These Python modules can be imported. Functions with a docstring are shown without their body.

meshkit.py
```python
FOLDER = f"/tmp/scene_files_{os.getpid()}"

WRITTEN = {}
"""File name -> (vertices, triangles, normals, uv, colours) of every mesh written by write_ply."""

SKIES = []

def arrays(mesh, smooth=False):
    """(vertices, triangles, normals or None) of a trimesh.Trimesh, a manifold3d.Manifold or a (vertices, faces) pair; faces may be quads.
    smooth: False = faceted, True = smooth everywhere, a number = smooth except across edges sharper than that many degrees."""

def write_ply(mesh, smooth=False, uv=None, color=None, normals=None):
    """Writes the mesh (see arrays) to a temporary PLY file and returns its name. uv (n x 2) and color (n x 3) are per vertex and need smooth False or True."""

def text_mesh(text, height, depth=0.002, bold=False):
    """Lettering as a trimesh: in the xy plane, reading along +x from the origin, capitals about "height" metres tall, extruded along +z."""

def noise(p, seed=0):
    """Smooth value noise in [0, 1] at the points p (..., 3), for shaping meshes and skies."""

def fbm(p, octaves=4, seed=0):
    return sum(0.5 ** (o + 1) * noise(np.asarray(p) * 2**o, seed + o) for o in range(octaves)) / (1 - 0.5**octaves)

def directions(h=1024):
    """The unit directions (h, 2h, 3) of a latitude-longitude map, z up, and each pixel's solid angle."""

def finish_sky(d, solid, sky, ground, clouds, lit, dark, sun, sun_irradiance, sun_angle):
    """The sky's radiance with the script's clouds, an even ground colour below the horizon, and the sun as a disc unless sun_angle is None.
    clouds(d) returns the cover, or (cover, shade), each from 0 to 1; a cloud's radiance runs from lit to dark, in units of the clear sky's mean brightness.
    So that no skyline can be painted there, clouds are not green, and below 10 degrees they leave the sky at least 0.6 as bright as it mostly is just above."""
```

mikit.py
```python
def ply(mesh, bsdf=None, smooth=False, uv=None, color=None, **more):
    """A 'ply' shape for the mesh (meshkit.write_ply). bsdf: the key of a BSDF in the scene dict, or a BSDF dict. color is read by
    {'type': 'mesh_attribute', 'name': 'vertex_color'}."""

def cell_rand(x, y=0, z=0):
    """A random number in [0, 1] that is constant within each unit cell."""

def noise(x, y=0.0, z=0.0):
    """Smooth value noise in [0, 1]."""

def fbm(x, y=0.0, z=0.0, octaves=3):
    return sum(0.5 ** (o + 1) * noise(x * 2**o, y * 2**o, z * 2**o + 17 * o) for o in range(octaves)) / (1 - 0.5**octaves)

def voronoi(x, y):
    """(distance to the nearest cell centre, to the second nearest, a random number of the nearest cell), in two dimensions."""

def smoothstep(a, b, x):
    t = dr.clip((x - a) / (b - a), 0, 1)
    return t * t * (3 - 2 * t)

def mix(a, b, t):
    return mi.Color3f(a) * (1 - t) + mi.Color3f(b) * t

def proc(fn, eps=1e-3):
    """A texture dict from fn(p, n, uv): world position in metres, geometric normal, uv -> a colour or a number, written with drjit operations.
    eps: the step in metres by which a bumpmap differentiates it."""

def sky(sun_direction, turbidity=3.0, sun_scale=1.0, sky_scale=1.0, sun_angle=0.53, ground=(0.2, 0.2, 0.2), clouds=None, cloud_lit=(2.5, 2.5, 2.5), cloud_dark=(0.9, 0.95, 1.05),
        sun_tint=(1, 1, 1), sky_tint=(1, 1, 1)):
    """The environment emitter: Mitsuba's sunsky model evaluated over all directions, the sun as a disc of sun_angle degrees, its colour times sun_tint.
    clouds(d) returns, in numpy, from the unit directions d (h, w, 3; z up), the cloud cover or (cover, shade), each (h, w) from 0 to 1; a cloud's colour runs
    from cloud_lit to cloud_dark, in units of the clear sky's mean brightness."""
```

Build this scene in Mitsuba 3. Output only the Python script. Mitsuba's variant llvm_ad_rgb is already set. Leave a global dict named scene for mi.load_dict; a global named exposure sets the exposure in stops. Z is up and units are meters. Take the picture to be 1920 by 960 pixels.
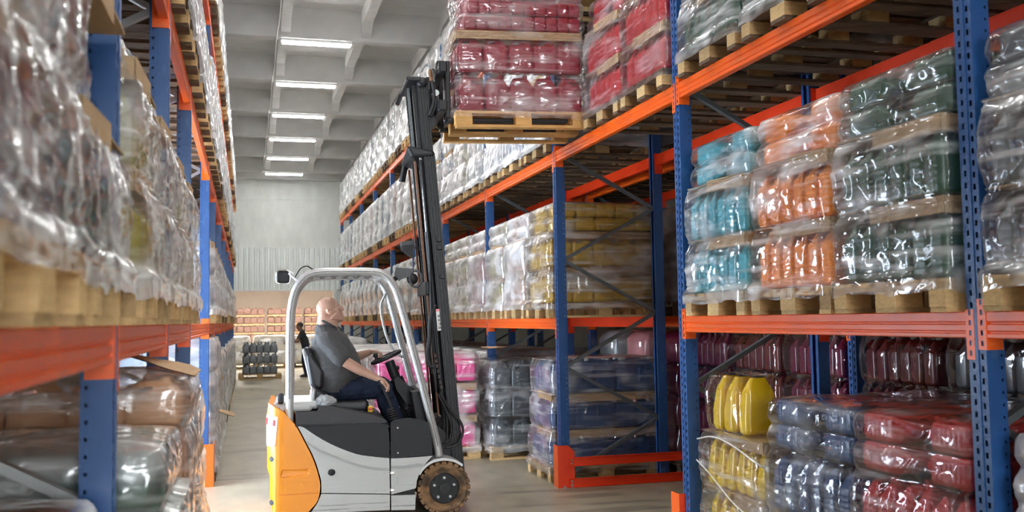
import math, random
import numpy as np, trimesh, manifold3d as m3, mitsuba as mi, drjit as dr
import mikit, meshkit

T = mi.ScalarTransform4f
PI = math.pi
scene, labels = {}, {}

# ------------------------------------------------------------------ camera, light, exposure
CAM = (0.0, 0.0, 1.6186)
scene['camera'] = {'type': 'thinlens', 'fov': 55.93, 'fov_axis': 'x', 'aperture_radius': 0.0055, 'focus_distance': 8.0,
                   'to_world': T().look_at([0, 0, 1.6186], [0.264676, 0.962164, 1.683306], [-0.001725, -0.066620, 0.997777])}
exposure = 0.06
TUBE = 120.0        # ceiling light diffusers
GATE = 17.0         # daylight behind the translucent gate in the left wall
FRONT_FILL = 17.0       # added, unseen windows behind the photographer that light the aisle
ROOM = 75.0         # unseen lamps added to brighten the store room behind the opening


def rgb(*c):
    return {'type': 'rgb', 'value': list(c)}


# ------------------------------------------------------------------ naming helpers
_taken = {}


def numbered(name):
    k = _taken.get(name, -1) + 1
    _taken[name] = k
    return name if k == 0 else f'{name}_{k:03d}'


def tag(key, label=None, cat=None, group=None, kind=None):
    d = labels.setdefault(key, {})
    for a, b in (('label', label), ('category', cat), ('group', group), ('kind', kind)):
        if b:
            d[a] = b
    return key


def thing(name, label, cat, group=None):
    return tag(numbered(name), label, cat, group)


def put(name, mesh, mat, parent=None, smooth=False, tw=None, label=None, kind=None, **more):
    key = numbered(parent + '__' + name if parent else name)
    d = mesh if isinstance(mesh, dict) else mikit.ply(mesh, mat, smooth=smooth, **more)
    if isinstance(mesh, dict) and mat is not None:
        d = {**d, 'bsdf': {'type': 'ref', 'id': mat}}
    if tw is not None:
        d = {**d, 'to_world': tw}
    scene[key] = d
    if label or kind:
        tag(key, label, None, None, kind)
    return key


def struct(name, mesh, mat, parent=None, smooth=False, **kw):
    k = put(name, mesh, mat, parent, smooth, **kw)
    if parent is None:
        tag(k, kind='structure')
    return k


# ------------------------------------------------------------------ mesh helpers
def box(x0, x1, y0, y1, z0, z1):
    b = trimesh.creation.box((abs(x1 - x0), abs(y1 - y0), abs(z1 - z0)))
    b.apply_translation([(x0 + x1) / 2, (y0 + y1) / 2, (z0 + z1) / 2])
    return b


def rbox(x0, x1, y0, y1, z0, z1, r=0.01, seg=8):
    """box with rounded edges"""
    s = m3.Manifold.sphere(r, seg)
    pts = [s.translate([x, y, z]) for x in (x0 + r, x1 - r) for y in (y0 + r, y1 - r) for z in (z0 + r, z1 - r)]
    return tri(m3.Manifold.batch_hull(pts))


def tri(m):
    q = m.to_mesh()
    return trimesh.Trimesh(np.array(q.vert_properties[:, :3]), np.array(q.tri_verts), process=False)


def man(t):
    return m3.Manifold(m3.Mesh(np.asarray(t.vertices, np.float32), np.asarray(t.faces, np.uint32)))


def cat(*ms):
    return trimesh.util.concatenate([m for m in ms])


def moved(m, x=0, y=0, z=0, mat=None):
    m = m.copy()
    if mat is not None:
        m.apply_transform(mat)
    m.apply_translation([x, y, z])
    return m


def rot(ax, deg, at=(0, 0, 0)):
    return trimesh.transformations.rotation_matrix(math.radians(deg), ax, at)


def bar(a, b, w, h=None, up=(0, 0, 1)):
    """rectangular bar from a to b, w across, h along up"""
    a, b, up = (np.asarray(v, float) for v in (a, b, up))
    h = h or w
    z = b - a
    L = np.linalg.norm(z)
    z /= L
    x = np.cross(up, z)
    x /= np.linalg.norm(x)
    y = np.cross(z, x)
    m = trimesh.creation.box((w, h, L))
    M = np.eye(4)
    M[:3, 0], M[:3, 1], M[:3, 2], M[:3, 3] = x, y, z, (a + b) / 2
    m.apply_transform(M)
    return m


def tube(pts, r, sides=8, caps=True, close=False):
    p = np.asarray(pts, float)
    n = len(p)
    r = np.broadcast_to(r, (n,))
    t = np.gradient(p, axis=0)
    if close:
        t = np.roll(p, -1, 0) - np.roll(p, 1, 0)
    t /= np.linalg.norm(t, axis=1, keepdims=True) + 1e-12
    a = np.zeros_like(p)
    ref = np.array([0, 0, 1.0]) if abs(t[0, 2]) < 0.9 else np.array([1.0, 0, 0])
    cur = np.cross(t[0], ref)
    for i in range(n):
        cur = cur - t[i] * (cur @ t[i])
        cur /= np.linalg.norm(cur)
        a[i] = cur
    b = np.cross(t, a)
    ang = np.arange(sides) * 2 * PI / sides
    v = p[:, None] + r[:, None, None] * (np.cos(ang)[None, :, None] * a[:, None] + np.sin(ang)[None, :, None] * b[:, None])
    m = n if close else n - 1
    i, j = np.meshgrid(np.arange(m), np.arange(sides), indexing='ij')
    i2, j2 = (i + 1) % n, (j + 1) % sides
    q = np.stack([i * sides + j, i * sides + j2, i2 * sides + j2, i2 * sides + j], -1).reshape(-1, 4)
    f = [q[:, [0, 1, 2]], q[:, [0, 2, 3]]]
    v = v.reshape(-1, 3)
    if caps and not close:
        k = len(v)
        v = np.vstack([v, p[:1], p[-1:]])
        jj = np.arange(sides)
        f += [np.stack([jj * 0 + k, (jj + 1) % sides, jj], 1), np.stack([jj * 0 + k + 1, jj + (n - 1) * sides, (jj + 1) % sides + (n - 1) * sides], 1)]
    return trimesh.Trimesh(v, np.vstack(f), process=False)


def smoothpath(pts, n=24):
    """Catmull-Rom through points"""
    p = np.asarray(pts, float)
    p = np.vstack([2 * p[0] - p[1], p, 2 * p[-1] - p[-2]])
    out = []
    for i in range(1, len(p) - 2):
        for t in np.linspace(0, 1, n, endpoint=False):
            a, b, c, d = p[i - 1], p[i], p[i + 1], p[i + 2]
            out.append(0.5 * (2 * b + (c - a) * t + (2 * a - 5 * b + 4 * c - d) * t**2 + (3 * b - a - 3 * c + d) * t**3))
    out.append(p[-2])
    return np.array(out)


def cyl(a, b, r, seg=20):
    return tube([a, b], r, seg)


def extr(poly, h):
    """shapely-free extrusion of a polygon (list of xy) along z from 0 to h"""
    cs = m3.CrossSection([np.asarray(poly, float)], m3.FillRule.NonZero)
    return tri(m3.Manifold.extrude(cs, h))


def plate(width, height, cols, pitch, hole_h, z_first=None, stag=()):
    """a thin plate in the yz plane (y across 0..width, z up) with columns of holes cut out: cols = [(y0, y1)], stag = z shift of each column"""
    v, f = [], []

    def quad(y0, y1, z0, z1):
        k = len(v)
        v.extend([(0, y0, z0), (0, y1, z0), (0, y1, z1), (0, y0, z1)])
        f.extend([(k, k + 1, k + 2), (k, k + 2, k + 3)])
    edge = 0.0
    for c, (a, b) in enumerate(cols):
        quad(edge, a, 0, height)
        edge = b
        z = 0.0
        zz = (pitch * 0.5 if z_first is None else z_first) + (stag[c] if stag else 0)
        while zz + hole_h < height:
            quad(a, b, z, zz)
            z = zz + hole_h
            zz += pitch
        quad(a, b, z, height)
    quad(edge, width, 0, height)
    return trimesh.Trimesh(np.array(v), np.array(f), process=False)


# ------------------------------------------------------------------ materials
def two(b):
    return {'type': 'twosided', 'bsdf': b}


def mat(key, color, rough=0.5, metallic=0.0, spec=0.5, **more):
    c = rgb(*color) if isinstance(color, (tuple, list)) else color
    scene[key] = two({'type': 'principled', 'base_color': c, 'roughness': rough, 'metallic': metallic, 'specular': spec, **more})


def fmat(key, fn, rough=0.5, **more):
    mat(key, mikit.proc(fn), rough, **more)


N, F, MIX, SS = mikit.noise, mikit.fbm, mikit.mix, mikit.smoothstep


def floor_col(p, n, uv):
    a = F(p.x * 0.5, p.y * 0.35, 3.0, 4)
    b = F(p.x * 5, p.y * 3, 1.0, 4)
    c = MIX((0.225, 0.195, 0.135), (0.32, 0.285, 0.205), a)
    c = c * (0.82 + 0.36 * b)
    scuff = SS(0.62, 0.8, N(p.x * 1.3, p.y * 9, 5.0)) * SS(0.45, 0.7, N(p.x * 0.7, p.y * 0.7, 9.0))
    return c * (1 - 0.35 * scuff)


def wood(c0, c1, key, rough=0.75):
    def fn(p, n, uv):
        g = F(p.x * 4 + p.y * 4, p.y * 60 + p.x * 31, p.z * 90, 3)
        s = F(p.x * 3, p.y * 3, p.z * 3, 3)
        return MIX(c0, c1, g) * (0.65 + 0.7 * s)
    fmat(key, fn, rough, spec=0.25)


def concrete_wall(p, n, uv):
    a = F(p.x * 0.4, p.y * 0.4, p.z * 0.5, 4)
    b = F(p.x * 6, p.y * 6, p.z * 2, 3)
    return MIX((0.68, 0.71, 0.68), (0.77, 0.79, 0.76), a) * (0.9 + 0.2 * b)


def ceil_col(p, n, uv):
    a = F(p.x * 0.5, p.y * 0.7, p.z * 0.5, 4)
    b = F(p.x * 3, p.y * 12, p.z * 3, 3)
    return MIX((0.56, 0.56, 0.545), (0.69, 0.69, 0.67), a) * (0.88 + 0.24 * b)


fmat('m_floor', floor_col, 0.42)
fmat('m_wall', concrete_wall, 0.7, spec=0.3)
fmat('m_ceil', ceil_col, 0.8, spec=0.2)
mat('m_panel', (0.74, 0.78, 0.76), 0.45)
mat('m_warmwall', (0.78, 0.69, 0.60), 0.8)
mat('m_trimwhite', (0.75, 0.75, 0.73), 0.5)
mat('m_grey', (0.25, 0.26, 0.27), 0.5)


def blue_col(p, n, uv):
    w = SS(0.66, 0.8, F(p.x * 40, p.y * 40, p.z * 9, 3))
    return MIX((0.014, 0.068, 0.215), (0.04, 0.11, 0.26), w)


def orange_col(p, n, uv):
    w = SS(0.6, 0.85, F(p.x * 30, p.y * 4, p.z * 60, 3))
    return MIX((0.86, 0.115, 0.007), (0.72, 0.15, 0.03), w)


fmat('m_blue', blue_col, 0.36)
fmat('m_orange', orange_col, 0.33)
mat('m_redorange', (0.80, 0.045, 0.006), 0.4)
mat('m_galv', (0.42, 0.44, 0.44), 0.38, 0.6)
mat('m_darksteel', (0.10, 0.115, 0.12), 0.4, 0.3)
wood((0.30, 0.19, 0.085), (0.55, 0.38, 0.19), 'm_wood_a')
wood((0.44, 0.28, 0.12), (0.70, 0.49, 0.24), 'm_wood_b')
wood((0.055, 0.036, 0.021), (0.145, 0.098, 0.058), 'm_wood_shade')  # dark tone holds the shade seen under the upper shelves
wood((0.50, 0.27, 0.08), (0.74, 0.45, 0.18), 'm_wood_new')


def card_col(p, n, uv):
    return MIX((0.36, 0.235, 0.13), (0.50, 0.345, 0.20), F(p.x * 8, p.y * 8, p.z * 20, 3))


fmat('m_card', card_col, 0.8, spec=0.2)

COL = {'red': (0.42, 0.014, 0.02), 'wine': (0.24, 0.012, 0.03), 'teal': (0.035, 0.36, 0.45), 'orange': (0.95, 0.27, 0.01), 'green': (0.012, 0.075, 0.042),
       'yellow': (0.80, 0.52, 0.01), 'blue': (0.012, 0.055, 0.16), 'grey': (0.10, 0.115, 0.125), 'pink': (0.80, 0.07, 0.30),
       'white': (0.62, 0.64, 0.62), 'clear': (0.45, 0.50, 0.50), 'amber': (0.55, 0.33, 0.02), 'rose': (0.50, 0.20, 0.20),
       'magenta': (0.11, 0.003, 0.028), 'brown': (0.20, 0.115, 0.09), 'olive': (0.42, 0.36, 0.03), 'sky': (0.20, 0.36, 0.46),
       'maroon': (0.13, 0.02, 0.02), 'black': (0.02, 0.02, 0.022), 'lightblue': (0.13, 0.25, 0.40), 'peach': (0.62, 0.34, 0.18)}
for k_, c_ in COL.items():
    mat('m_jug_' + k_, c_, 0.28, spec=0.55)
mat('m_cap', (0.03, 0.03, 0.035), 0.4)
mat('m_capwhite', (0.75, 0.75, 0.73), 0.4)
mat('m_label', (0.05, 0.06, 0.08), 0.5)


# stretch film: a clear sheet with haze and streaks where several turns lie on each other, wrinkled by a bump map
def film_bump(p, n, uv):
    return F(p.x * 5 + p.y * 5, p.z * 70, p.y * 3, 2) * 0.30 + F(p.x * 13, p.y * 13, p.z * 30, 3) * 0.6


def film_haze(p, n, uv):
    a = F(p.x * 2 + p.y * 2, p.z * 26, p.y * 2, 3)
    b = F(p.x * 3, p.y * 3, p.z * 4, 3)
    return dr.clip(0.04 + 0.44 * SS(0.47, 0.8, a) + 0.42 * SS(0.50, 0.72, b), 0.03, 0.8)


def film_haze_thick(p, n, uv):
    a = F(p.x * 2 + p.y * 2, p.z * 14, p.y * 2, 3)
    b = F(p.x * 3, p.y * 3, p.z * 3, 3)
    return dr.clip(0.30 + 0.40 * SS(0.4, 0.8, a) + 0.45 * SS(0.4, 0.7, b), 0.2, 0.9)


scene['m_film'] = {'type': 'blendbsdf', 'weight': mikit.proc(film_haze), 'clear': {'type': 'thindielectric', 'int_ior': 1.62, 'ext_ior': 1.0},
                   'haze': {'type': 'bumpmap', 'arbitrary': mikit.proc(film_bump), 'scale': 0.006,
                            'bsdf': two({'type': 'principled', 'base_color': rgb(0.86, 0.87, 0.87), 'roughness': 0.2, 'metallic': 0.2, 'specular': 1.0})}}
scene['m_film_clear'] = {'type': 'thindielectric', 'int_ior': 1.6, 'ext_ior': 1.0}


def film_haze_light(p, n, uv):
    return film_haze(p, n, uv) * 0.45


scene['m_film_light'] = {**scene['m_film'], 'weight': mikit.proc(film_haze_light)}
scene['m_film_thick'] = {**scene['m_film'], 'weight': mikit.proc(film_haze_thick)}
mat('m_filmtail', (0.75, 0.76, 0.76), 0.3, 0.3)


def lamp(power, c=(1, 1, 1)):
    return {'type': 'area', 'radiance': rgb(*[power * q for q in c])}


ORD = ['first', 'second', 'third', 'fourth', 'fifth', 'sixth', 'seventh', 'eighth', 'ninth', 'tenth', 'eleventh', 'twelfth', 'thirteenth', 'fourteenth', 'fifteenth', 'sixteenth']
# ------------------------------------------------------------------ the setting
FX0, FX1, FY0, FY1 = -2.6, 9.0, -9.0, 33.0
CEIL = 6.85
struct('floor', box(FX0 - 0.3, FX1 + 0.3, FY0 - 0.3, 48, -0.2, 0), 'm_floor')
ce = struct('ceiling', box(FX0 - 0.3, FX1 + 0.3, FY0 - 0.3, FY1 + 0.3, CEIL, CEIL + 0.25), 'm_ceil')
STEP = 2.97
LD = [16.28 + STEP * k for k in range(-8, 6)]      # the cross ribs, each carrying a light


def rib_profile():
    return [(-0.15, 0.52), (-0.10, 0.0), (0.10, 0.0), (0.15, 0.52)]


rp = extr(rib_profile(), FX1 - FX0)
M_ = np.array([[0, 0, 1, FX0], [1, 0, 0, 0], [0, 1, 0, 0], [0, 0, 0, 1.0]])
for y in LD[3:] + [LD[-1] + 1.6]:
    put('cross_rib', moved(rp, 0, y, CEIL - 0.5, M_), 'm_ceil', ce)
# short ribs between two cross ribs, deeper where they meet them
for i, y in enumerate(LD[4:]):
    for x in (-2.05, -0.72, 0.61, 1.94, 3.27, 4.6):
        a = STEP - 0.24
        prof = [(0, 0.5), (0, 0.06), (0.35, 0.24), (a - 0.35, 0.24), (a, 0.06), (a, 0.5)]
        e_ = extr(prof, 0.16)
        Mr = np.array([[0, 0, 1, x - 0.08], [1, 0, 0, y - STEP + 0.12], [0, 1, 0, CEIL - 0.5], [0, 0, 0, 1.0]])
        put('long_rib', moved(e_, mat=Mr), 'm_ceil', ce)

# the back wall with its opening, corrugated cladding above it
OX0, OX1, OZ = -0.55, 2.80, 2.70
struct('wall_back', cat(box(FX0, OX0, FY1, FY1 + 0.2, 0, CEIL), box(OX1, FX1, FY1, FY1 + 0.2, 0, CEIL), box(OX0, OX1, FY1, FY1 + 0.2, OZ, CEIL)), 'm_wall')
cp = []
k_ = 0
x = OX0 - 1.0
top, bot = [], []
pr_ = []
while x < OX1 + 1.2:
    pr_ += [(x, 0.0), (x + 0.06, 0.0), (x + 0.085, -0.035), (x + 0.145, -0.035), (x + 0.17, 0.0)]
    x += 0.17
back = [(pr_[-1][0], 0.012), (pr_[0][0], 0.012)]
cl = extr([(a, b) for a, b in pr_][::-1] + back[::-1], 4.10 - OZ)
put('corrugated_panel', moved(cl, 0, FY1 - 0.013, OZ), 'm_panel', 'wall_back')
put('opening_frame', cat(box(OX1, OX1 + 0.10, FY1 - 0.06, FY1 + 0.22, 0, OZ + 0.02), box(OX0 - 0.1, OX0, FY1 - 0.06, FY1 + 0.22, 0, OZ + 0.02), box(OX0, OX1, FY1 - 0.055, FY1 + 0.2, OZ - 0.05, OZ)), 'm_trimwhite', 'wall_back')
put('wall_joint', box(FX0, FX1, FY1 - 0.03, FY1, 5.72, 5.76), 'm_wall', 'wall_back')
# side walls and the wall behind the photographer; the left one has a daylit gate at the passage
GY0, GY1, GZ = 7.3, 10.2, 2.9
struct('wall_left', cat(box(FX0 - 0.25, FX0, FY0, GY0, 0, CEIL), box(FX0 - 0.25, FX0, GY1, FY1, 0, CEIL), box(FX0 - 0.25, FX0, GY0, GY1, GZ, CEIL)), 'm_wall')
g_ = struct('door_1', box(FX0 - 0.14, FX0 - 0.10, GY0, GY1, 0.0, GZ), 'm_trimwhite', emitter=lamp(GATE, (0.80, 0.97, 1.16)))
put('door_frame', cat(box(FX0 - 0.2, FX0 + 0.02, GY0 - 0.08, GY0, 0, GZ), box(FX0 - 0.2, FX0 + 0.02, GY1, GY1 + 0.08, 0, GZ), box(FX0 - 0.2, FX0 + 0.02, GY0 - 0.08, GY1 + 0.08, GZ, GZ + 0.1)), 'm_grey', 'door_1')
struct('wall_right', box(FX1, FX1 + 0.25, FY0, FY1, 0, CEIL), 'm_wall')
wins = [(-0.3, 0.75), (0.95, 2.0), (2.2, 3.25)]
wz0, wz1 = 0.9, 5.4
wf = [box(FX0, -0.3, FY0 - 0.25, FY0, 0, CEIL), box(0.75, 0.95, FY0 - 0.25, FY0, wz0, wz1), box(2.0, 2.2, FY0 - 0.25, FY0, wz0, wz1), box(3.25, FX1, FY0 - 0.25, FY0, 0, CEIL),
      box(-0.3, 3.25, FY0 - 0.25, FY0, 0, wz0), box(-0.3, 3.25, FY0 - 0.25, FY0, wz1, CEIL)]
struct('wall_front', cat(*wf), 'm_wall')
for i, (a, b) in enumerate(wins):  # glowing panes added out of view as front fill
    w_ = struct(f'added_window_{i + 1}', box(a, b, FY0 - 0.14, FY0 - 0.12, wz0, wz1), 'm_trimwhite', emitter=lamp(FRONT_FILL, (0.95, 1.0, 1.05)))
    fr = [box(a, a + 0.05, FY0 - 0.2, FY0 + 0.01, wz0, wz1), box(b - 0.05, b, FY0 - 0.2, FY0 + 0.01, wz0, wz1)] + [box(a, b, FY0 - 0.2, FY0 + 0.01, z, z + 0.05) for z in (wz0, 2.4, 3.8, wz1 - 0.05)]
    put('added_window_frame', cat(*fr), 'm_grey', w_)

# the store room behind the opening
RY1 = 45.0
struct('wall_room_back', box(-6, 9, RY1, RY1 + 0.2, 0, 4.2), 'm_warmwall')
struct('wall_room_left', box(-6.2, -6, FY1 + 0.2, RY1, 0, 4.2), 'm_warmwall')
struct('wall_room_right', box(9, 9.2, FY1 + 0.2, RY1, 0, 4.2), 'm_warmwall')
rc_ = struct('ceiling_room', box(-6, 9, FY1 + 0.2, RY1 + 0.2, 4.2, 4.4), 'm_warmwall')
for i in (0, 1):
    for j in (0,):
        q = thing('added_room_light', f'added panel lamp brightening the store room behind the opening, {ORD[i]} from its left', 'ceiling light', 'added store room lights')
        put('housing', box(-1.2 + 3.6 * i - 0.32, -1.2 + 3.6 * i + 1.22, 37.0 - 0.32, 37.0 + 1.52, 4.14, 4.198), 'm_trimwhite', q)
        put('diffuser', box(-1.2 + 3.6 * i - 0.3, -1.2 + 3.6 * i + 1.2, 37.0 - 0.3, 37.0 + 1.5, 4.12, 4.14), 'm_trimwhite', q, emitter=lamp(ROOM, (1, 0.93, 0.85)))

# ------------------------------------------------------------------ ceiling lights
for i, y in enumerate(LD):
    if i < 3:
        continue
    lab = ('fluorescent ceiling light, %s from the back wall in the row above the aisle' % ORD[13 - i])
    q = thing('ceiling_light', lab, 'ceiling light', 'lights under the ceiling ribs')
    z = CEIL - 0.5
    put('housing', rbox(0.53, 1.71, y - 0.065, y + 0.065, z - 0.045, z, 0.008), 'm_trimwhite', q)
    put('diffuser', rbox(0.55, 1.69, y - 0.055, y + 0.055, z - 0.085, z - 0.045, 0.015), 'm_trimwhite', q, emitter=lamp(TUBE, (1, 1, 0.98)))
cab = [(0.42, 6.0, CEIL - 0.52)]
for y in LD[4:]:
    cab += [(0.46, y, CEIL - 0.52), (0.47, y + STEP / 2, CEIL - 0.60)]
tag(put('light_cable', tube(smoothpath(cab[:-1], 8), 0.011, 6), 'm_trimwhite', smooth=True), 'thin white cable sagging from rib to rib past the lights', 'cable')
# ------------------------------------------------------------------ pallet racks
L1, L2, L3 = 1.617, 3.245, 4.872           # tops of the load beams
PITCH = 0.05


def post_mesh(h, sgn, holes=True):
    """open channel: the perforated face looks to -x (times sgn), 0.10 wide along y (0..0.1), 0.09 deep"""
    ms = []
    if holes:
        f = plate(0.1, h, [(0.016, 0.030), (0.066, 0.080)], PITCH, 0.024, 0.02, (0, 0.012))
        fv = f.vertices
        mid = (fv[:, 1] > 0.031) & (fv[:, 1] < 0.0655)
        ms.append(f)
        ms.append(box(-0.0045, 0.001, 0.041, 0.056, 0, h))
        s = plate(0.09, h, [(0.068, 0.077)], PITCH, 0.012, 0.03)
        a = s.copy()
        a.vertices = np.stack([a.vertices[:, 1], a.vertices[:, 0], a.vertices[:, 2]], 1)
        b = a.copy()
        b.vertices[:, 1] = 0.1
        ms += [a, b]
    else:
        ms.append(box(0, 0.002, 0, 0.1, 0, h))
        ms += [box(0, 0.09, 0, 0.002, 0, h), box(0, 0.09, 0.098, 0.1, 0, h)]
    ms += [box(0.088, 0.09, 0, 0.03, 0, h), box(0.088, 0.09, 0.07, 0.1, 0, h)]
    m = cat(*ms)
    if sgn < 0:
        m.vertices[:, 0] *= -1
        m.invert()
    return m


def beam_mesh(L, sgn):
    """load beam along y (0..L): top at z = 0, stepped outer face looking to -x (times sgn)"""
    p = [(0.045, 0.0), (0.004, 0.0), (0.0, -0.004), (0.0, -0.040), (0.008, -0.046), (0.008, -0.050), (0.001, -0.056), (0.001, -0.078), (0.007, -0.084), (0.007, -0.088), (0.0, -0.093), (0.0, -0.106), (0.004, -0.11), (0.045, -0.11)]
    m = extr(p[::-1], L)
    m.apply_transform(np.array([[1, 0, 0, 0], [0, 0, 1, 0], [0, 1, 0, 0], [0, 0, 0, 1.0]]))
    m.vertices[:, 0] *= sgn
    m.fix_normals()
    return m


def connector_mesh(sgn, side, drop):
    """end plate of a beam; y = 0 at the beam's end; side = +1: the post lies towards +y"""
    f = plate(0.044, 0.208, [(0.014, 0.028)], 0.042, 0.022, 0.016)
    f.vertices[:, 0] = -0.003
    f.vertices[:, 1] = f.vertices[:, 1] * side
    b = box(-0.003, -0.001, 0, 0.044 * side, 0, 0.208)
    b.vertices[:, 0] = np.where(b.vertices[:, 0] < -0.002, -0.0025, -0.001)
    s = box(-0.003, 0.078, -0.0035 * side, 0, 0, 0.208)
    m = cat(f, s, box(-0.0025, -0.0012, 0, 0.013 * side, 0, 0.208), box(-0.0025, -0.0012, 0.029 * side, 0.044 * side, 0, 0.208))
    m.vertices[:, 0] *= sgn
    m.apply_translation([0, 0, drop])
    m.fix_normals()
    return m


def ply_of(m, mat_, smooth=False):
    return mikit.ply(m, mat_, smooth=smooth)


H_POST = 5.9
POSTS = {(s, h): ply_of(post_mesh(H_POST, s, h), 'm_blue') for s in (1, -1) for h in (True, False)}
CONN = {(s, d, k): ply_of(connector_mesh(s, d, k), 'm_orange') for s in (1, -1) for d in (1, -1) for k in (-0.199, -0.157)}
CONN_R = {(s, d): ply_of(connector_mesh(s, d, -0.199), 'm_redorange') for s in (1, -1) for d in (1, -1)}
BEAMS = {}
FOOT = ply_of(box(-0.02, 0.11, -0.03, 0.13, 0, 0.008), 'm_darksteel')
BOLT = ply_of(trimesh.creation.cylinder(0.011, 0.02, sections=6), 'm_galv')


def frame(y, xf, depth, sgn, lab, holes, phase, brace_mat='m_darksteel', bmax=5.7):
    """upright frame: front post at xf (aisle face), rear post depth behind it; y is the near edge of the post"""
    q = thing('rack_upright_frame', lab, 'rack upright', 'uprights of the ' + ('rear row' if 'rear row' in lab else 'rack behind the forklift' if sgn < 0 else 'facing rack'))
    put('post', POSTS[(sgn, holes)], None, q, tw=T().translate([xf, y, 0]))
    xr = xf + sgn * depth
    put('post', POSTS[(-sgn, False)], None, q, tw=T().translate([xr, y, 0]))
    a, b = xf + sgn * 0.075, xr - sgn * 0.075
    z = phase
    side = True
    nodes = []
    while z < bmax:
        nodes.append((a if side else b, z))
        z += 0.52
        side = not side
    for (x0, z0), (x1, z1) in zip(nodes[:-1], nodes[1:]):
        m = bar((x0, y + 0.05, z0), (x1, y + 0.05, z1), 0.03, 0.045, (0, 1, 0))
        put('brace', m, brace_mat, q)
    for x_ in (xf, xr - sgn * 0.09):
        put('foot_plate', FOOT, None, q, tw=T().translate([x_ if sgn > 0 else x_ - 0.09, y, 0]))
    return q


def beam(y0, y1, xf, sgn, z, lab, rear=False, xr=None):
    """y0, y1: the post faces between which it hangs"""
    q = thing('rack_beam', lab, 'rack beam', 'load beams of the ' + ('facing rack' if 'facing' in lab else 'rear row' if 'rear row' in lab else 'rack behind the forklift'))
    L = round(y1 - y0 - 0.008, 3)
    key = (L, -sgn if rear else sgn, rear)
    s = -sgn if rear else sgn
    if key not in BEAMS:
        BEAMS[key] = ply_of(beam_mesh(L, s), 'm_redorange' if rear else 'm_orange')
    x0 = xr if rear else xf
    scene[q] = {**BEAMS[key], 'to_world': T().translate([x0, y0 + 0.004, z])}
    cc = (lambda d, k: CONN_R[(s, d)]) if rear else (lambda d, k: CONN[(s, d, k)])
    put('connector', cc(-1, -0.199), None, q, tw=T().translate([x0, y0 + 0.004, z]))
    put('connector', cc(1, -0.157), None, q, tw=T().translate([x0, y1 - 0.004, z]))
    return q


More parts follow.
